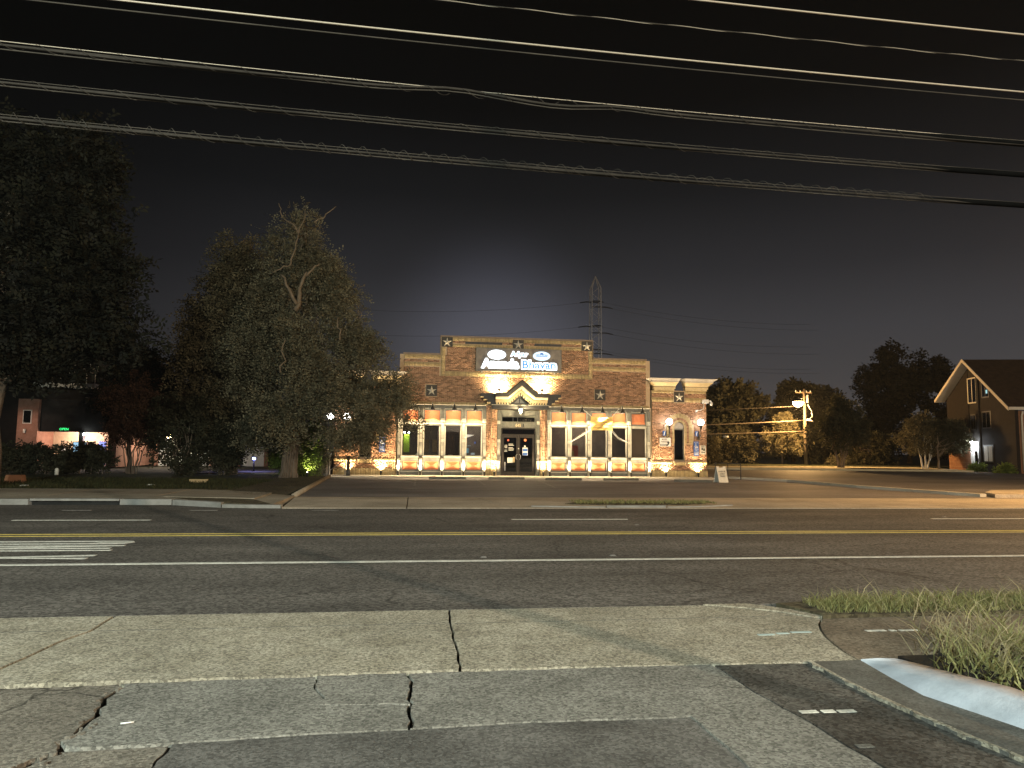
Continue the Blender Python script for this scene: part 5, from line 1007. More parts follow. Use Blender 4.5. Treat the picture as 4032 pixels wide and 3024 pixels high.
    # stemmy rust coloured shrubs in front of the left building
    for x, y, h, r, l in ((-15.6, 42.2, 5.4, 2.0, 'tall rust-brown shrub with many thin bare stems, nearest the hedge'), (-12.9, 42.9, 5.0, 1.8, 'rust-brown shrub with thin bare stems beside the broad dark tree')):
        tree('rusty_shrub', (x, y, .05), l, [(h, x-.5*r, x+.5*r), (h*.75, x-r, x+r), (h*.5, x-r, x+r), (h*.36, x-.7*r, x+.7*r)], 60, (.35, .6), (2300, 6, .14, .035, .35, .3), .03, (0, 0, h*.7), 'leaf_rust', 'bark', limbs=10, cat='shrub', group='stemmy shrubs by the left building', stems=[((.9*math.cos(k*2.4)*(.4+.06*k), .5*math.sin(k*2.4)), (.5*math.cos(k*1.7), .2*math.sin(k), h*.72), .03) for k in range(11)], trunk_name='stem')
    for x, y, h, r, l in ((-14.2, 47, 7.2, 2.6, 'dark rounded tree behind the rust-brown shrubs'), (-18.6, 50, 8, 2.6, 'dark tree close in front of the left building')):
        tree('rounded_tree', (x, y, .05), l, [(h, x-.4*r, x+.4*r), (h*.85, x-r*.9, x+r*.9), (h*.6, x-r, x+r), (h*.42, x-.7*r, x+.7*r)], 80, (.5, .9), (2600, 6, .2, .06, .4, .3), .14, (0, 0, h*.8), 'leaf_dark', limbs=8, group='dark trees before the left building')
    # clipped hedge
    t = thing('hedge', (-19, 41.6, 0), 'clipped dark hedge in front of the left building', 'hedge'); cl = []
    for _ in range(260): cl.append((random.uniform(-26, -16.6), random.uniform(41.0, 42.4), random.uniform(.3, 1.5), .3))
    foliage('foliage', cl, 5200, 6, .13, .045, .22, .1, M['leaf_mid'], t); st = MB()
    for k in range(16): x = -25.6+.58*k; st.tube([(x, 41.7, 0), (x+.1, 41.7, 1.3)], .03, 5)
    st.build('stems', M['bark'], t)
    # bright bush lit from below behind the trunk
    t = thing('lit_bush', (-5.5, 40.1, .05), 'yellow-green bush glowing from an uplight behind the thick trunk', 'bush')
    cl = [(-5.85+random.uniform(-.8, .55), 40.2+random.uniform(-.3, .5), random.uniform(.3, 2.9), random.uniform(.22, .42)) for _ in range(44)]+[(-6.9+random.uniform(-.6, .3), 40.2, random.uniform(.4, 3.0), .3) for _ in range(20)]
    foliage('foliage', cl, 2600, 6, .17, .028, .35, .35, M['leaf_green'], t); st = MB()
    for k in range(12): x = -5.9+.12*k; st.tube([(x, 40.2, 0), (x+random.uniform(-.4, .4), 40.2, 2.4)], .012, 5)
    st.build('stems', M['bark'], t)
    t = thing('garden_uplight', (-5.72, 39.6, .06), 'bright little uplight on the ground right behind the thick trunk', 'uplight'); MB().lathe([(.05, 0), (.05, .12), (.07, .14), (.07, .26)], (-5.72, 39.6, .06), 8).build('housing', M['dark_metal'], t); MB().lathe([(0, .262), (.06, .263)], (-5.72, 39.6, .06), 8, False).build('lens', E_WARM, t)
    lamp('SPOT', 'lens_light', (-5.72, 39.62, .36), 130, (1, .92, .5), t, (-5.5, 40.2, 1.4), .04, 120, .7)
    t = thing('feathery_shrub', (-4.6, 40.9, .05), 'drooping green shrub between the thick trunk and the metal pipes', 'shrub'); cl = [(-5.45+random.uniform(-.4, .35), 40.7+random.uniform(-.2, .2), random.uniform(.2, 1.5), .25) for _ in range(22)]
    foliage('foliage', cl, 900, 8, .13, .03, .4, .5, M['leaf'], t)
    MB().tube([(-5.4, 40.7, 0), (-5.35, 40.7, 1.2)], .02, 5).build('stem', M['bark'], t)
big_trees()
def right_trees():
    k85 = lambda pts, Y: [((z-1.7)*Y/85+1.7, a*Y/85, b*Y/85) for z, a, b in pts]
    T = [('spreading_tree', (37.5, 92, 0), 'broad misty tree just right of the restaurant corner', [(9.7, 39.8, 42), (9.2, 36.5, 42.8), (8.3, 35, 43.5), (7.4, 33, 43.8), (6, 31, 43.6), (4.5, 31, 43), (2.5, 31.5, 42.5)], 92, 'leaf_mid'),
         ('far_tree', (48.5, 95, 0), 'twin-topped dark tree behind the street lamp pole', [(10.4, 46.2, 47.4), (9.6, 45.8, 49.6), (8.6, 45.4, 50.2), (7, 45.0, 50.5), (5, 44, 51), (2.5, 44, 51)], 95, 'leaf_mid'),
         ('far_tree', (52, 93, 0), 'low rounded dark tree right of the street lamp pole', [(9.6, 50.6, 52), (9, 49.5, 53.3), (7.5, 49, 54.5), (5, 48.6, 55), (2, 49, 55)], 93, 'leaf_mid'),
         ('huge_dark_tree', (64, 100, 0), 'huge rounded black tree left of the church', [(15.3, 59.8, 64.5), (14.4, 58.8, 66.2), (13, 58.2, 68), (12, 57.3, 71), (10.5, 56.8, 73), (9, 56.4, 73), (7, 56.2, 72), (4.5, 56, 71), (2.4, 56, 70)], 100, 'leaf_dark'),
         ('far_tree', (26, 105, 0), 'treetop showing over the right brick corner of the restaurant', [(9.9, 25.6, 27.4), (9.3, 24.2, 29.4), (8.3, 23.6, 30.4), (6.5, 23, 31), (3, 24, 31)], 105, 'leaf_mid'),
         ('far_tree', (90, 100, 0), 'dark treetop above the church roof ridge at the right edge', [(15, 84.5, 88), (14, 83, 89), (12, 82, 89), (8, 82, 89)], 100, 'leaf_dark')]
    for nm, b, l, env, Y, m in T:
        e = k85(env, Y); xs = [(a+c)/2 for _, a, c in e]; h = e[0][0]; bx = sum(xs)/len(xs)
        tree(nm, (bx, Y, .15), l, e, 170, (.8, 1.9), (6500, 5, .5, .17, .8, .25), .3, (0, 0, h*.85), m, limbs=10, group='far trees on the right' if nm == 'far_tree' else None)
    # dim bushy bank under them
    for x, y, h, r, l in ((33, 84, 4.6, 4.5, 'low grey-brown thicket beyond the sandwich board'), (40, 86, 4.2, 4, 'low thicket left of the small pale tree'), (57, 84, 4.3, 3.6, 'low brush at the foot of the huge black tree')):
        tree('thicket', (x, y, .15), l, [(h, x-.5*r, x+.5*r), (h*.7, x-r, x+r), (h*.3, x-r, x+r), (.3, x-r*.9, x+r*.9)], 70, (.6, 1.0), (2600, 5, .28, .08, .5, .2), .05, (0, 0, h*.7), 'leaf_pale' if x < 50 else 'leaf_mid', limbs=8, cat='thicket', group='thickets beyond the car park', stems=[((math.cos(k), .5*math.sin(k)), (math.cos(k), 0, h*.6), .05) for k in range(5)], trunk_name='stem')
    # small pale tree under the lamp, its boughs in layers
    bx, by = 44.9, 83
    t = thing('small_layered_tree', (bx, by, .16), 'small pale tree with layered boughs just left of the lamp pole', 'tree'); cl = []; lb = MB()
    for z, r in ((1.9, 2.6), (2.6, 3.6), (3.3, 3.6), (4.0, 3.0), (4.8, 2.2), (5.5, 1.4), (6.2, .7)):
        for k in range(9):
            a = 2*math.pi*k/9+z; q = (bx+.3+r*math.cos(a)*random.uniform(.6, 1), by+.8*r*math.sin(a), z-.15*r*random.random()); lb.tube([(bx, by, z+.1), q], [.04, .012], 5)
            for u in (.45, .7, .9, 1.0): cl.append((bx+(q[0]-bx)*u, by+(q[1]-by)*u, q[2]+.1*(1-u), .28))
    foliage('crown', cl, 2600, 5, .22, .06, .4, .5, M['leaf_bough'], t); lb.build('branches', M['bark'], t); MB().tube([(bx, by, .1), (bx+.05, by, 3), (bx, by, 6.3)], [.13, .1, .02], 8).build('trunk', M['bark'], t)
    def multi(x, y, l, h, r, env, mat, bark, n, rad, group=None):
        tree('multi_stem_tree', (x, y, .16), l, env, 90, (.5, .9), (3800, 5, .2, .065, .45, .25), rad, (0, 0, h), mat, bark, limbs=12, group=group, stems=[((.9*math.cos(2.2*k), .5*math.sin(2.2*k)), (.25*math.cos(2.2*k), 0, h*.62), rad) for k in range(n)])
    k = lambda pts, Y: [((z-1.7)*Y/85+1.7, a*Y/85, b*Y/85) for z, a, b in pts]
    multi(44.2, 69.6, 'dark crowned tree with several pale stems right of the lamp pole', 7.5, 3, k([(8.5, 53.6, 54.8), (7.9, 52.6, 56), (6.5, 51.6, 57.3), (5, 51.0, 58.4), (3.6, 51.2, 58.2), (2.7, 52.4, 56)], 69.6), 'leaf_mid', 'bark', 5, .1)
    multi(52.3, 67.6, 'small tree with white stems shining beside the church', 5.5, 3, k([(6.3, 65, 68.6), (5.7, 63.6, 70.6), (4.6, 62.6, 72), (3.6, 62.3, 72), (2.6, 63.4, 71), (2.1, 64, 69)], 67.6), 'leaf_pale', 'pale_bark', 4, .09)
    t, _ = tree('slim_dark_tree', (52.1, 65.4, .16), 'slim dark-stemmed tree leaning its leaves over the church door', k([(5.6, 67.4, 71), (4.6, 67, 72.4), (3.6, 67.4, 72.8), (2.7, 69, 72.4)], 65.4), 40, (.4, .7), (1600, 5, .18, .055, .4, .3), .1, (0, 0, 4), 'leaf_mid', limbs=8)
    for x, y, l in ((49.8, 79, 'tuft of tall pale grass at the foot of the lamp pole'),):
        t = thing('ornamental_grass', (x, y, .16), l, 'grass tuft'); foliage('blades', [(x, y, .5, .7), (x+.5, y, 1.0, .5)], 420, 4, .5, .04, .8, .6, M['leaf_pale'], t)
    for x, y, l in ((54.2, 63.2, 'low plant left of the church door'), (52.9, 58.7, 'low plant right of the church door')):
        t = thing('low_plant', (x, y, .0), l, 'plant', 'plants by the church door'); foliage('leaves', [(x, y, .3, .35), (x+.3, y-.5, .3, .35)], 200, 5, .3, .05, .4, .3, M['leaf_green'], t)
right_trees()
def blades(name, boxes, n, h0, h1, w, mat, lean=.5, z=0., clump=None):
    A = np.array(boxes, float); ar = (A[:, 1]-A[:, 0])*(A[:, 3]-A[:, 2]); idx = RNG.choice(len(A), n, p=ar/ar.sum())
    x = A[idx, 0]+(A[idx, 1]-A[idx, 0])*RNG.random(n); y = A[idx, 2]+(A[idx, 3]-A[idx, 2])*RNG.random(n)
    if clump:
        c = RNG.integers(0, clump, n); cx = A[idx, 0]; rc = RNG.random((clump, 2)); b = RNG.integers(0, len(A), clump)
        x = A[b[c], 0]+(A[b[c], 1]-A[b[c], 0])*rc[c, 0]+RNG.normal(size=n)*.09; y = A[b[c], 2]+(A[b[c], 3]-A[b[c], 2])*rc[c, 1]+RNG.normal(size=n)*.09
    zz = z+np.zeros(n); h = h0+(h1-h0)*RNG.random(n)**1.5; th = RNG.random(n)*2*math.pi; ln = lean*h*(.3+RNG.random(n)); ph = RNG.random(n)*math.pi
    s = np.stack([np.cos(ph), np.sin(ph), np.zeros(n)], 1)*w; d = np.stack([np.cos(th), np.sin(th), np.zeros(n)], 1); P = np.stack([x, y, zz], 1); U = np.array([0, 0, 1.])
    m = P+U*(h*.6)[:, None]+d*(ln*.35)[:, None]; tp = P+U*h[:, None]+d*ln[:, None]
    V = np.stack([P-s, P+s, m+s*.8, m-s*.8, tp+s*.1, tp-s*.1], 1).reshape(-1, 3); b = np.arange(n)[:, None]*6
    F = np.concatenate([b+np.array([0, 1, 2, 3]), b+np.array([3, 2, 4, 5])]); return tag(place(name, mesh_np(name, V, F), mat), kind='stuff')
tag(blades('verge_grass', [(4.3, 4.9, 7.1, 7.6), (4.7, 10, 7.05, 7.74)], 6500, .03, .15, .0045, M['grass'], 1.1, .03), 'strip of scruffy short grass along the near road edge')
tag(blades('tall_grass', [(4.12, 4.8, 4.6, 5.6), (4.2, 5.4, 4.2, 5.2), (4.7, 5.3, 5.3, 6.1), (5.1, 8, 5.4, 6.75), (4.75, 7, 4.4, 5.4), (4.6, 5.6, 3.6, 4.6)], 1500, .06, .29, .0065, M['grass'], 1.2, .03, 70), 'tall unmown grass over dark soil behind the white kerb')
tag(foliage('mulch_chips', [(random.uniform(4.1, 6.6), random.uniform(4.0, 5.3), .05, .13) for _ in range(120)], 2200, 1, .05, .014, .02, .0, M['mulch'], None), 'dark bark mulch behind the white kerb', kind='stuff')
tag(blades('dead_grass', [(4.4, 4.8, 5.2, 5.65), (4.7, 5.6, 5.3, 6.3), (5.1, 8, 5.4, 6.75), (4.55, 7, 4.4, 5.4), (4.6, 10, 7.05, 7.7)], 1500, .06, .3, .005, M['dead_blade'], 1.5, .015, 140), 'dry straw coloured blades among the near roadside grass')
tag(blades('lawn_grass', [(-21, -6.6, 27.6, 36)], 16000, .05, .16, .012, M['dark_grass'], .6, .06), 'dark lawn grass left of the restaurant car park')
tag(blades('island_grass', [(4.9, 9.4, 21.4, 22.5)], 1500, .04, .1, .01, M['grass'], .8, .06), 'sparse grass on the narrow far verge')
tag(foliage('fallen_leaves', [(x, y, .1, .5) for x, y in [(random.uniform(-7.2, -4.6), random.uniform(28, 37)) for _ in range(60)]+[(random.uniform(-6.4, -4.4), random.uniform(25, 28)) for _ in range(14)]], 1400, 2, .08, .03, .1, .0, M['leaf_litter'], None), 'dry fallen leaves on the ground round the thick trunk', kind='stuff')
for ob in [o for o in COL.objects if o.name.startswith('fallen_leaves')]:
    n = len(ob.data.vertices); co = np.empty(n*3, np.float32); ob.data.vertices.foreach_get('co', co); co = co.reshape(-1, 3); co[:, 2] = co[:, 2]*.05+.0; ob.data.vertices.foreach_set('co', co.ravel()); ob.location.z = .08
def litter():
    tag(MB().frus((-16.8, -16.1, 32.1, 32.5), (-16.75, -16.15, 32.15, 32.45), .05, .38).build('stray_brick_block', M['church_brick']), 'orange-brown masonry block lying on the lawn at the far left', 'block')
    t = thing('fallen_board', (-9.3, 32.7, .06), 'small pale curved board lying on the lawn left of the thick trunk', 'board'); MB().add([(-9.65, 32.6, .08), (-9.0, 32.6, .08), (-8.92, 32.75, .22), (-9.7, 32.75, .22), (-9.65, 32.68, .06), (-9.0, 32.68, .06), (-8.92, 32.83, .2), (-9.7, 32.83, .2)], [(0, 1, 2, 3), (7, 6, 5, 4), (0, 4, 5, 1), (2, 6, 7, 3), (0, 3, 7, 4), (1, 5, 6, 2)]).build('panel', M['tan'], t)
    for x, y, l in ((-14.6, 29.3, 'scrap of pale paper on the lawn near the left edge'), (-10.4, 30.2, 'scrap of white paper on the lawn in the middle')): tag(MB().frus((x-.16, x+.16, y-.06, y+.06), (x-.1, x+.12, y-.03, y+.05), .09, .13).build('paper_scrap', M['paper']), l, 'litter')
    tag(MB().lathe([(.1, 0), (.1, .3), (.06, .36), (0, .37)], (-18.6, 40.4, .05), 8).build('ground_marker', M['paper']), 'small pale marker post at the foot of the hedge', 'marker')
litter()

# ------------------------------------------------------------------ left building
def left_building():
    Y = 56
    t = thing('left_building', (-29, Y, 0), 'tall dark brick building with a lit entrance behind the left trees', 'building')
    MB().box(-40, -28.6, Y+.5, Y+16, 0, 12).build('wall', M['church_dark'], t); MB().box(-28.58, -27.2, Y-.2, Y+16, 0, 4.9).build('brick_pier', M['pink_brick'], t); MB().box(-28.58, -23.4, Y+.3, Y+16, 4.92, 9.2).build('wall', M['church_dark'], t)
    MB().box(-27.18, -22.5, Y+.1, Y+.4, 2.55, 4.9).build('fascia', M['siding'], t); MB().box(-27.18, -22.5, Y+2.2, Y+2.4, 0, 4.9).build('entrance_wall', M['cream_wall'], t); MB().box(-22.48, -21.9, Y+.2, Y+16, 0, 4.9).build('brick_pier', M['pink_brick'], t)
    MB().box(-27.18, -22.5, Y, Y+2.2, -.02, .06).build('entrance_floor', M['walk'], t)
    MB().box(-24.4, -24.1, Y-.1, Y+.2, 0, 2.55).build('post', M['dark_metal'], t)
    w = MB().box(-25.75, -24.75, Y+2.12, Y+2.19, .9, 1.85).build('window', M['dark_metal'], t); MB().box(-25.7, -24.8, Y+2.1, Y+2.119, .95, 1.8).build('pane', E_POSTER, w)
    d = MB().box(-26.6, -26.2, Y+2.1, Y+2.19, .3, 1.3).build('notice_panel', M['white'], t)
    MB().box(-23.9, -23.4, Y+2.1, Y+2.19, .1, 1.9).build('drink_cabinet', emat('cabinet_glow', (.35, .4, 1), 1.2), t)
    MB().box(-23.35, -22.6, Y+2.05, Y+2.19, .7, 1.6).build('menu_board', emat('menu_glow', (1, .5, .25), 1.0), t)
    lamp('POINT', 'entrance_light', (-25, Y+1.0, 2.3), 300, (1, .78, .6), t, size=.15); lamp('POINT', 'entrance_light', (-23.4, Y+.8, 2.1), 130, (1, .75, .75), t, size=.15); lamp('SPOT', 'pier_light', (-27.9, Y-2.0, 2.9), 60, (1, .7, .55), t, (-27.9, Y-.2, 2.0), .1, 140)
    fx = MB(); fx.lathe([(.0, 0), (.1, .05), (.1, .3), (0, .35)], (-28.0, Y-.3, 2.4), 8); fx.build('wall_lantern', M['trim'], t)
    # balcony and upper windows
    MB().box(-27.4, -23.2, Y-.9, Y+.28, 5.75, 6.05).build('balcony_slab', M['trim'], t); r = MB()
    for k in range(8): r.box(-27.3+.58*k, -27.26+.58*k, Y-.88, Y-.84, 6.05, 7.1)
    r.box(-27.4, -23.2, Y-.89, Y-.83, 7.1, 7.16); r.build('balcony_rail', M['trim'], t)
    for x, z in ((-27, 7.4), (-25.4, 7.4), (-23.8, 7.4), (-27.9, 3.6), (-34, 7), (-36, 7)):
        y = Y+.24 if z > 5 and x > -28.5 else (Y+.44 if x < -28.6 else Y-.26); w = MB().box(x-.3, x+.3, y, y+.05, z-.5, z+.5).build('window', M['trim'], t); MB().box(x-.24, x+.24, y-.012, y-.001, z-.44, z+.44).build('pane', M['dark_glass'], w)
    g = MB(); g.xz([(-30.5, 12.1), (-30.5, 11.85), (-25.3, 10.15), (-25.3, 10.4)], Y-.6, Y-.4); g.build('gable_trim', M['trim'], t)
    MB().xz([(-40, 11.9), (-30.5, 12.05), (-25.3, 10.3), (-23.2, 9.25), (-23.2, 9.5), (-30, 13.0), (-40, 13.0)], Y-.38, Y+15).build('roof', M['shingle'], t)
    nm = tag(text_mb('green_neon_sign', 'OPEN', E_GREEN, -25.5, 2.75, Y+.02, w=.62, h=.17, offset=.02), 'small green neon lettering over the lit entrance on the left', 'sign')
    tag(MB().lathe([(.0, 0), (.09, .05), (.09, .13), (0, .18)], (-24.0, Y-.2, 2.3), 8).build('entrance_lamp', E_COLD), 'bright white lamp beside the lit entrance on the left', 'lamp')
    # a bright slot window on the dark wall
    MB().box(-33.6, -33.35, Y+.42, Y+.49, 1.2, 2.3).build('slot_window', emat('slot_glow', (.6, .75, 1), 1.5), t)
    # lit yard behind the shrubs
    a = thing('yard_lamp', (-19.5, 60, 0), 'low yard lamp shining white through the rust-brown shrubs', 'lamp'); MB().lathe([(.06, 0), (.06, 2.2)], (-19.5, 60, 0), 8).build('post', M['dark_metal'], a); MB().lathe([(.0, 2.2), (.22, 2.3), (.22, 2.6), (0, 2.7)], (-19.5, 60, 0), 10).build('head', E_WARM, a)
    lamp('POINT', 'yard_light', (-19.5, 59.5, 2.4), 420, (1, .9, .75), a, size=.2)
    w = thing('yard_wall', (-18, 63, 0), 'pale yard wall glimpsed in light between shrub stems', 'wall'); MB().box(-21.5, -12.5, 63, 63.3, -.05, 2.6).build('wall_panel', M['white'], w)
    for k in range(5): MB().box(-21.5+2.2*k, -21.2+2.2*k, 62.9, 62.999, -.05, 2.7).build('pier', M['pink_brick'], w)
    b = thing('blue_path_light', (-10.2, 47.5, 0), 'blue path light low behind the shrubs left of the trunk', 'lamp'); MB().lathe([(.05, 0), (.05, .8)], (-10.2, 47.5, 0), 8).build('post', M['dark_metal'], b); MB().lathe([(.08, .8), (.1, .83), (.1, .95), (0, 1)], (-10.2, 47.5, 0), 8).build('head', emat('blue_bulb', (.3, .35, 1), 10), b)
    lamp('POINT', 'blue_light', (-10.2, 47.3, 1.1), 70, (.3, .32, 1), b, size=.1)
    tag(MB().xy([(-13, 44.5), (-6, 44.5), (-6, 52), (-13, 52)], .0, .075).build('side_yard', M['walk']), kind='structure')
    for x, y, z, m, l in ((-17.6, 61, 3.3, emat('amber_dot', (1, .3, .1), 6), 'tiny red light deep among the shrubs'), (-19.9, 61, 3.4, E_MINT, 'tiny pale light deep among the shrubs')): tag(MB().lathe([(0, 0), (.08, .06), (0, .12)], (x, y, z), 6).build('far_light', m), l, 'lamp')
left_building()

# ------------------------------------------------------------------ church
def church():
    FC, NC = Vector((57, 70, 0)), Vector((54, 58, 0)); d = (NC-FC).normalized(); L = (NC-FC).length; n = Vector((-d.y, d.x, 0))*-1
    if n.x > 0: n = -n
    t = thing('church', (55.7, 64.7, 0), 'steep gabled brick church with pale eaves and a lamp over its door', 'church')
    def P(u, z, o=0): q = FC+d*(u*L)+n*o; return (q.x, q.y, z)
    def slabq(poly, o0, o1, name, m, par=t):   # polygon in wall coordinates (u,z), from offset o0 (front) to o1
        k = len(poly); vs = [P(u, z, o0) for u, z in poly]+[P(u, z, o1) for u, z in poly]
        return MB().add(vs, [tuple(range(k)), tuple(range(2*k-1, k-1, -1))]+[(i, i+k, (i+1) % k+k, (i+1) % k) for i in range(k)]).build(name, m, par)
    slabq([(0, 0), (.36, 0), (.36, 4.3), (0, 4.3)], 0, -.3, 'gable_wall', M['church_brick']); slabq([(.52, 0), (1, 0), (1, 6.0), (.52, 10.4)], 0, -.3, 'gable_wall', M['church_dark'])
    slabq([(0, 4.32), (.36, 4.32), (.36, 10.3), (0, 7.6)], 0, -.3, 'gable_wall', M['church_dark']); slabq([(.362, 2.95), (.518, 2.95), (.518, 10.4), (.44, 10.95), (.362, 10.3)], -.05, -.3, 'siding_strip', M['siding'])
    slabq([(.50, 0), (.53, 0), (.53, 10.2), (.50, 10.4)], .12, .005, 'pier', M['siding'])
    for k in range(9):  # brick courses on the lit part
        slabq([(.005, .4+.44*k), (.355, .4+.44*k), (.355, .415+.44*k), (.005, .415+.44*k)], .012, .001, 'course_line', M['mortar'])
    slabq([(.362, 0), (.378, 0), (.378, 2.94), (.362, 2.94)], .02, -.25, 'door_jamb', M['white']); slabq([(.48, 0), (.498, 0), (.498, 2.94), (.48, 2.94)], .02, -.25, 'door_jamb', M['white']); slabq([(.379, 2.32), (.479, 2.32), (.479, 2.94), (.379, 2.94)], .0, -.2, 'door_head', M['white'])
    dr = slabq([(.38, .02), (.478, .02), (.478, 2.3), (.38, 2.3)], -.1, -.16, 'door', M['white']); slabq([(.41, .5), (.45, .5), (.45, 2.0), (.41, 2.0)], -.09, -.099, 'pane', M['dark_glass'], dr); MB().tube([P(.462, .9, -.06), P(.462, 1.3, -.06)], .03, 6).build('handle', M['dark_metal'], dr)
    def win(u0, u1, z0, z1, m='dark_glass', fr='dark_metal'):
        w = slabq([(u0, z0), (u1, z0), (u1, z1), (u0, z1)], .05, .002, 'window', M[fr]); a = (u1-u0)*.1; b = .12; mid = (u0+u1)/2
        slabq([(u0+a, z0+b), (mid-a*.4, z0+b), (mid-a*.4, z1-b), (u0+a, z1-b)], .06, .051, 'pane', M[m], w); slabq([(mid+a*.4, z0+b), (u1-a, z0+b), (u1-a, z1-b), (mid+a*.4, z1-b)], .06, .051, 'pane', M[m], w)
    win(.39, .47, 4.1, 5.7); win(.56, .69, 4.2, 5.9); win(.36, .5, 6.8, 9.4, fr='trim'); win(.57, .68, 7.2, 9.2); win(.56, .7, .9, 2.6, 'paper')
    slabq([(.64, 7.6), (.66, 7.6), (.66, 7.95), (.64, 7.95)], .09, .07, 'small_lit_pane', emat('cyan_pane', (.5, .9, 1), .8))
    # roof, eaves
    bk = -16; ov = .9
    def roof(u0, z0, u1, z1, name, m, th=.25, o0=ov):
        vs = [P(u0, z0, o0), P(u1, z1, o0), P(u1, z1, bk), P(u0, z0, bk)]; vs += [(x, y, z+th) for x, y, z in vs]
        return MB().add(vs, [(0, 3, 2, 1), (4, 5, 6, 7), (0, 1, 5, 4), (1, 2, 6, 5), (2, 3, 7, 6), (3, 0, 4, 7)]).build(name, m, t)
    roof(.44, 11.0, 1.05, 5.75, 'roof', M['shingle']); roof(-.04, 7.3, .44, 11.0, 'roof', M['shingle'])
    slabq([(.44, 10.98), (1.06, 5.66), (1.06, 5.98), (.44, 11.3)], ov+.06, ov+.005, 'bargeboard', M['trim']); slabq([(.44, 10.98), (.44, 11.3), (-.05, 7.55), (-.05, 7.23)], ov+.06, ov+.005, 'bargeboard', M['trim'])
    slabq([(-.04, 7.28), (.44, 10.98), (.44, 10.96), (-.04, 7.26)][::1], ov-.01, .01, 'soffit', M['trim'])
    e = [P(1.062, 5.72, ov), P(1.062, 5.72, bk), P(1.07, 5.72, bk), P(1.07, 5.72, ov)]; e += [(x, y, z+.26) for x, y, z in e]; MB().add(e, [(0, 3, 2, 1), (4, 5, 6, 7), (0, 1, 5, 4), (1, 2, 6, 5), (2, 3, 7, 6), (3, 0, 4, 7)]).build('gutter', M['trim'], t)
    w = [P(1.0, 0, -.31), P(1.0, 0, bk), P(.98, 0, bk), P(.98, 0, -.31)]; w += [(x, y, 5.7) for x, y, z in w]; MB().add(w, [(0, 3, 2, 1), (4, 5, 6, 7), (0, 1, 5, 4), (1, 2, 6, 5), (2, 3, 7, 6), (3, 0, 4, 7)]).build('side_wall', M['church_brick'], t)
    MB().tube([P(1.03, 5.6, -.5), P(1.012, 5.2, -.5), P(1.012, .2, -.5)], .09, 7).build('downpipe', M['trim'], t)
    q = P(.44, 2.9, .35)
    lm = thing('door_lamp', q, 'dazzling white lamp over the church door', 'lamp'); MB().lathe([(.0, -.2), (.16, -.16), (.18, .05), (0, .12)], q, 10).build('globe', emat('church_globe', (.95, .98, 1), 40), lm); MB().tube([P(.44, 3.05, .35), P(.44, 3.15, .2), P(.44, 3.15, -.06)], .03, 6).build('bracket', M['dark_metal'], lm)
    lamp('POINT', 'globe_light', P(.44, 2.85, .75), 420, (.9, .96, 1), lm, size=.15)
church()

# ------------------------------------------------------------------ poles, street lamps, wires
def timber_pole(x, y, h, label, r=.14, cross=True, name='utility_pole'):
    t = thing(name, (x, y, 0), label, 'pole'); MB().tube([(x, y, -.2), (x, y, h)], [r*1.1, r*.8], 12).build('post', M['pole_wood'], t)
    if cross: MB().box(x-.06, x+.06, y-1.0, y+1.0, h-.6, h-.48).build('crossarm', M['pole_wood'], t)
    return t
def street_lamp(x, y, h, aim, label, head_c, power, col, wood=False, size=.15, name='street_lamp'):
    t = thing(name, (x, y, 0), label, 'street lamp'); MB().tube([(x, y, -.1), (x, y, h)], [.12, .08], 10).build('post', M['pole_wood' if wood else 'steel'], t)
    a = Vector((aim[0], aim[1], 0)).normalized(); e = Vector((x, y, h))+a*1.8
    MB().tube([(x, y, h-.3), Vector((x, y, h+.1))+a*.6, e], .035, 7).build('arm', M['steel'], t); c = e+a*.3
    MB().lathe([(.0, .14), (.16, .08), (.2, 0)], c, 10, False).build('head', M['steel'], t); MB().lathe([(.17, 0), (.1, -.08), (0, -.11)], c, 10, False).build('lens', head_c, t)
    lamp('POINT', 'lamp_light', c-Vector((0, 0, .3)), power, col, t, size=size)
    return t
street_lamp(26.5, -32.5, 13.5, (-.3, .5), 'tall lamp mast across the lot behind the viewer', E_WARM, P_MAST, WARM, size=.3)
street_lamp(-10, -11, 11, (.6, .5), 'cool white street lamp behind the viewer on the left', E_COLD, P_COOL, COOL, size=.25)
street_lamp(29, 20.5, 9.5, (-.9, .2), 'orange street lamp on the far pavement beyond the right edge', E_SODIUM, P_SODIUM_OFF, SODIUM)
timber_pole(5.27, 1.0, 10, 'weathered timber pole beside the drive, just right of the viewer', .12, False)
timber_pole(-26, 8.0, 9.5, 'timber pole carrying the overhead wires far to the left'); timber_pole(44, 8.0, 9.5, 'timber pole carrying the overhead wires far to the right')
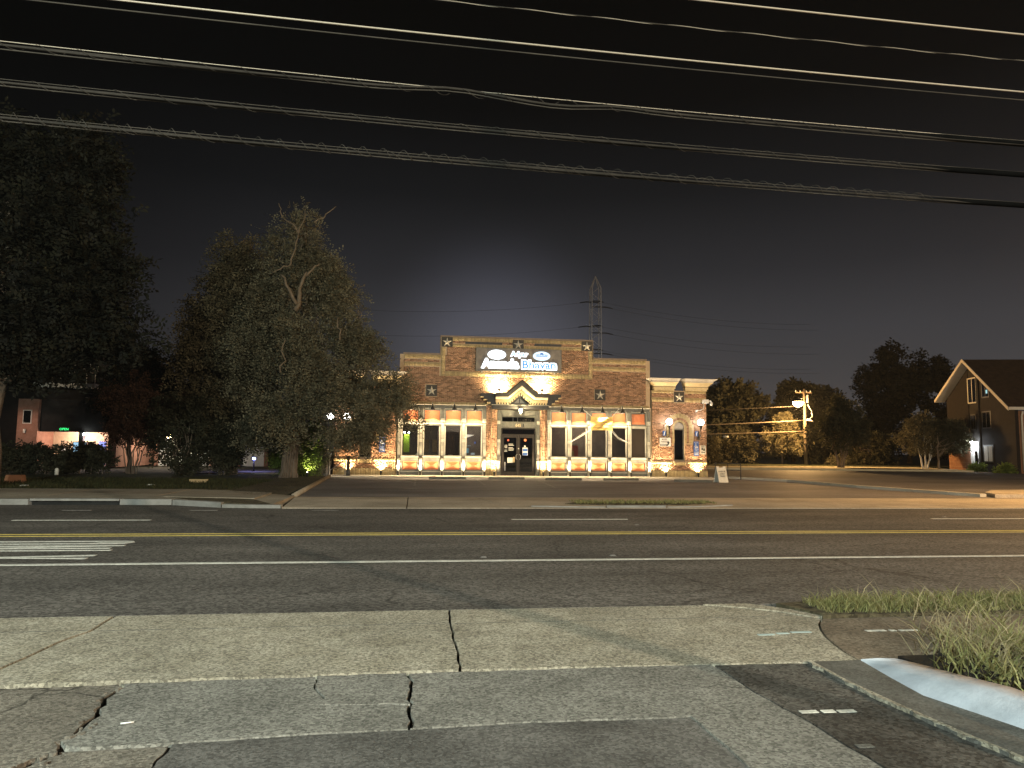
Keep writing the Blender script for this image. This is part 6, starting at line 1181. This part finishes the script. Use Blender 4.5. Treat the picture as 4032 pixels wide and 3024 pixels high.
def far_pole():
    x, y = 46.3, 80
    t = thing('lamp_pole', (x, y, .15), 'timber pole with an orange street lamp beyond the car park', 'street lamp')
    MB().tube([(x, y, 0), (x, y, 9.3)], [.21, .15], 12).build('post', M['pole_wood'], t); MB().box(x-1.1, x+.9, y-.06, y+.06, 8.78, 8.9).build('crossarm', M['bark'], t)
    for k in (-1.1, -.5, .3, .8): MB().lathe([(.05, 0), (.08, .08), (.05, .2)], (x+k, y, 8.9), 6).build('insulator', M['grey_metal'], t)
    MB().lathe([(.14, 0), (.16, .1), (.16, .9), (.1, 1.0)], (x+.38, y, 7.6), 10).build('transformer', M['grey_metal'], t)
    MB().tube([(x, y-.2, 7.6), (x-1.0, y-1.2, 8.0), (x-2.1, y-2.3, 8.0)], .04, 6).build('arm', M['steel'], t); hx, hy = x-2.2, y-2.4
    MB().lathe([(.0, .25), (.3, .18), (.58, .02), (.6, -.2)], (hx, hy, 7.75), 12, False).build('head', M['dark_metal'], t); MB().lathe([(.45, -.05), (.56, -.24), (.52, -.5), (.32, -.74), (0, -.82)], (hx, hy, 7.75), 14, False).build('lens', E_SODIUM, t)
    lamp('POINT', 'lamp_light', (hx, hy, 6.7), P_SODIUM_FAR, SODIUM, t, size=.25)
    MB().tube([(x+.3, y-.2, 7.4), (x+.75, y-.2, 6.6), (x+.85, y-.2, 6.0), (x+.4, y-.2, 5.6), (x+.2, y-.2, 5.7)], .035, 6).build('cable_loop', M['white'], t)
    MB().tube([(x+.1, y-.25, 5.55), (x+.6, y-.25, 5.5), (x+.95, y-.25, 5.35)], .08, 7).build('splice_case', M['white'], t)
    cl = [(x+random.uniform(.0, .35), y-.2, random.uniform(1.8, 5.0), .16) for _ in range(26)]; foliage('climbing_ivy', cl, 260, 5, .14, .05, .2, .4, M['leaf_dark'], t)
    far = [(20, 62), ]
    for z0, z1, xx, r, l in ((5.5, 4.35, 34, .06, 'upper thick cable from the orange lamp pole towards the restaurant'), (4.2, 3.45, 34, .05, 'lower thick cable from the orange lamp pole towards the restaurant'), (7.3, 5.85, 34, .025, 'thin upper wire from the orange lamp pole towards the restaurant'), (7.2, 6.1, 34, .02, 'thinnest wire from the orange lamp pole towards the restaurant')):
        pts = [(x+(12-x)*u, y-8*u, z0+(z1-z0)*u*1.6-.9*u*(1-u)*.6) for u in [k/16 for k in range(17)]]; tag(MB().tube(pts, r, 6).build('pole_cable', M['pole_wood'] if r > .04 else M['wire_grey']), l, 'cable', 'cables from the orange lamp pole')
    s = thing('cable_splice', (34.6, 78.0, 3.4), 'small pale splice hanging on the lower thick cable', 'splice'); MB().tube([(34.9, 77.6, 3.36), (35.5, 77.7, 3.36)], .12, 7).build('case', M['white'], s)
    for xx, yy, z, m, l, r in ((60, 100, 7.2, E_MINT, 'pale green light high beside the orange lamp pole', .34), (37.6, 88, 2.72, E_COLD, 'small white light low beside the right brick corner', .16)):
        v = thing('distant_lamp', (xx, yy, 0), l, 'lamp'); MB().tube([(xx, yy, 0), (xx, yy, z)], .09, 6).build('post', M['dark_metal'], v); MB().lathe([(0, -r), (r*.8, -r*.6), (r, 0), (r*.8, r*.6), (0, r)], (xx, yy, z), 10, False).build('head', m, v)
    lamp('POINT', 'distant_light', (37.6, 87.4, 2.7), 120, (.9, 1, 1), v, size=.1)
far_pole()
def pylon():
    x, y = 38.4, 150
    t = thing('transmission_mast', (x, y, 0), 'faint tall steel lattice mast rising behind the restaurant', 'pylon')
    for sx in (-1, 1):
        for sy in (-1, 1): MB().tube([(x+sx*1.25, y+sy*1.25, 0), (x+sx*.98, y+sy*.98, 37.0), (x, y, 39.7)], .1, 5).build('leg', M['steel'], t)
    for k in range(22):
        z0, z1 = 1.7*k, 1.7*(k+1); a = 1.25-.27*z0/37; b = 1.25-.27*z1/37; q = 1 if k % 2 else -1
        for sy in (-1, 1): MB().tube([(x-q*a, y+sy*a, z0), (x+q*b, y+sy*b, z1)], .035, 4).build('brace', M['steel'], t)
        for sx in (-1, 1): MB().tube([(x+sx*a, y-q*a, z0), (x+sx*b, y+q*b, z1)], .035, 4).build('brace', M['steel'], t)
    for sx, z in ((-3.6, 33.7), (1.8, 34.0), (3.8, 32.7), (-3.9, 28.3), (1.5, 28.6), (3.9, 26.95), (-3, 23.3), (1.7, 23.3), (3.8, 22.4)):
        s = 1 if sx > 0 else -1; MB().tube([(x-s*.9, y-.3, z+.1), (x+s*.9, y-.3, z+.15), (x+sx*.6, y-.3, z+.15), (x+sx, y-.3, z-.1)], [.1, .13, .14, .1], 6).build('arm', M['charcoal'], t)
        pts = [(x+sx+s*52*u, y+6*u, z-.1-7*u+(5.0*u*u)) for u in [k/10 for k in range(11)]]; tag(MB().tube(pts, .022, 5).build('transmission_wire', M['wire_grey']), 'faint wire strung from the %s arm of the steel lattice mast, %s side' % ({33.7: 'top left', 34.0: 'short top', 32.7: 'top right', 28.3: 'middle left', 28.6: 'short middle', 26.95: 'middle right', 23.3: 'low', 22.4: 'lowest right'}[z], 'left' if s < 0 else 'right'), 'cable', 'transmission wires')
pylon()
street_lamp(45.5, 127, 11.5, (-.4, .6), 'unseen lamp added behind the right end of the restaurant to light the steel mast', E_WARM, 4200, (1, .9, .8))  # out of sight, added only to brighten the lattice mast
def wires():
    Y = 8.0; X = [-26+.5*k for k in range(141)]
    def z(x, z0, c): return z0+c*(x-9)**2
    def cable(name, z0, c, r, m, label, dy=0, n=7):
        t = thing(name, (9, Y+dy, z0), label, 'cable', 'overhead cables along the road'); MB().tube([(x, Y+dy, z(x, z0, c)) for x in X], r, n).build('conductor', M[m], t); return t
    def helix(t, z0, c, R, pitch, r, m, x0=-6, x1=9.5, ph=0, name='lashing', dy=0, off=0):
        n = int((x1-x0)/pitch*10); pts = [(x0+(x1-x0)*k/n, Y+dy+R*math.cos(ph+2*math.pi*k/10), z(x0+(x1-x0)*k/n, z0, c)+off+R*math.sin(ph+2*math.pi*k/10)) for k in range(n+1)]
        MB().tube(pts, r, 4, False).build(name, M[m], t)
    cable('overhead_cable', 7.255, .001, .011, 'wire_bright', 'bright single wire crossing the top right corner, highest of all')
    t = cable('overhead_cable', 6.885, .001, .005, 'wire_grey', 'thin twisted wire, second from the top on the right'); helix(t, 6.885, .001, .006, .95, .0045, 'wire_bright', name='twisted_strand', x0=-1, x1=9.5)
    t = cable('overhead_cable', 6.455, .001, .0105, 'wire_bright', 'brightest long double wire crossing the whole upper sky'); MB().tube([(x, Y+.1, z(x, 6.40, .001)) for x in X], .009, 6).build('second_conductor', M['wire_grey'], t)
    # three lashed bundles
    def bundle(z0, c, label, wav, gauge, xs):
        t = cable('cable_bundle', z0, c, .005, gauge, label, n=6)
        for k, (dz, dy, r, m) in enumerate(((-.035, .02, .012, 'wire_dark'), (-.06, -.012, .014, 'wire_dark'), (-.085, .015, .008, 'wire_grey'))):
            def off(x):
                if wav and -1 < x < 4.6: return .055*math.exp(-((x-.35)/.55)**2)-.03*math.exp(-((x-1.6)/.5)**2)+.03*math.exp(-((x-2.3)/.4)**2)
                return .012*math.sin(x*1.3+k*2)*(.6 if wav else .35)
            MB().tube([(x, Y+dy, z(x, z0, c)+dz*(.9 if wav else .75)+off(x)) for x in [-26+.25*q for q in range(281)]], r, 6).build('lashed_cable', M[m], t)
        helix(t, z0, c, .043, .42, .0026, 'wire_grey', off=-.035, x1=xs)
        MB().tube([(xs-.4+.3*k, Y, z(xs-.4+.3*k, z0, c)-.035) for k in range(26)], [.012, .022, .03]+[.036]*23, 8).build('unlit_cover', M['unlit_cable'], t)  # black cover added where the bundles drop out of the lamplight
        return t
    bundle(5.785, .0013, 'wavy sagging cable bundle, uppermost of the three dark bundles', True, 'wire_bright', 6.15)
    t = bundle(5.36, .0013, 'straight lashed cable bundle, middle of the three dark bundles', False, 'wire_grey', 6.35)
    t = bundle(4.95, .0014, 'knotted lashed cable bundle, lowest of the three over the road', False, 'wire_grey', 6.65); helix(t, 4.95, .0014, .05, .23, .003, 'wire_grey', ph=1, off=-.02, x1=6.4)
wires()

def haze():
    m = bpy.data.materials.new('haze'); m.use_nodes = True; nt = m.node_tree; nt.nodes.clear()
    v = nt.nodes.new('ShaderNodeVolumePrincipled'); v.inputs['Color'].default_value = (.92, .93, .95, 1); v.inputs['Density'].default_value = .0002; v.inputs['Anisotropy'].default_value = .2
    o = nt.nodes.new('ShaderNodeOutputMaterial'); nt.links.new(v.outputs[0], o.inputs['Volume'])
    b = MB().box(-140, 150, -150, 260, -1.5, 46).build('haze', m); tag(b, kind='stuff')
haze()
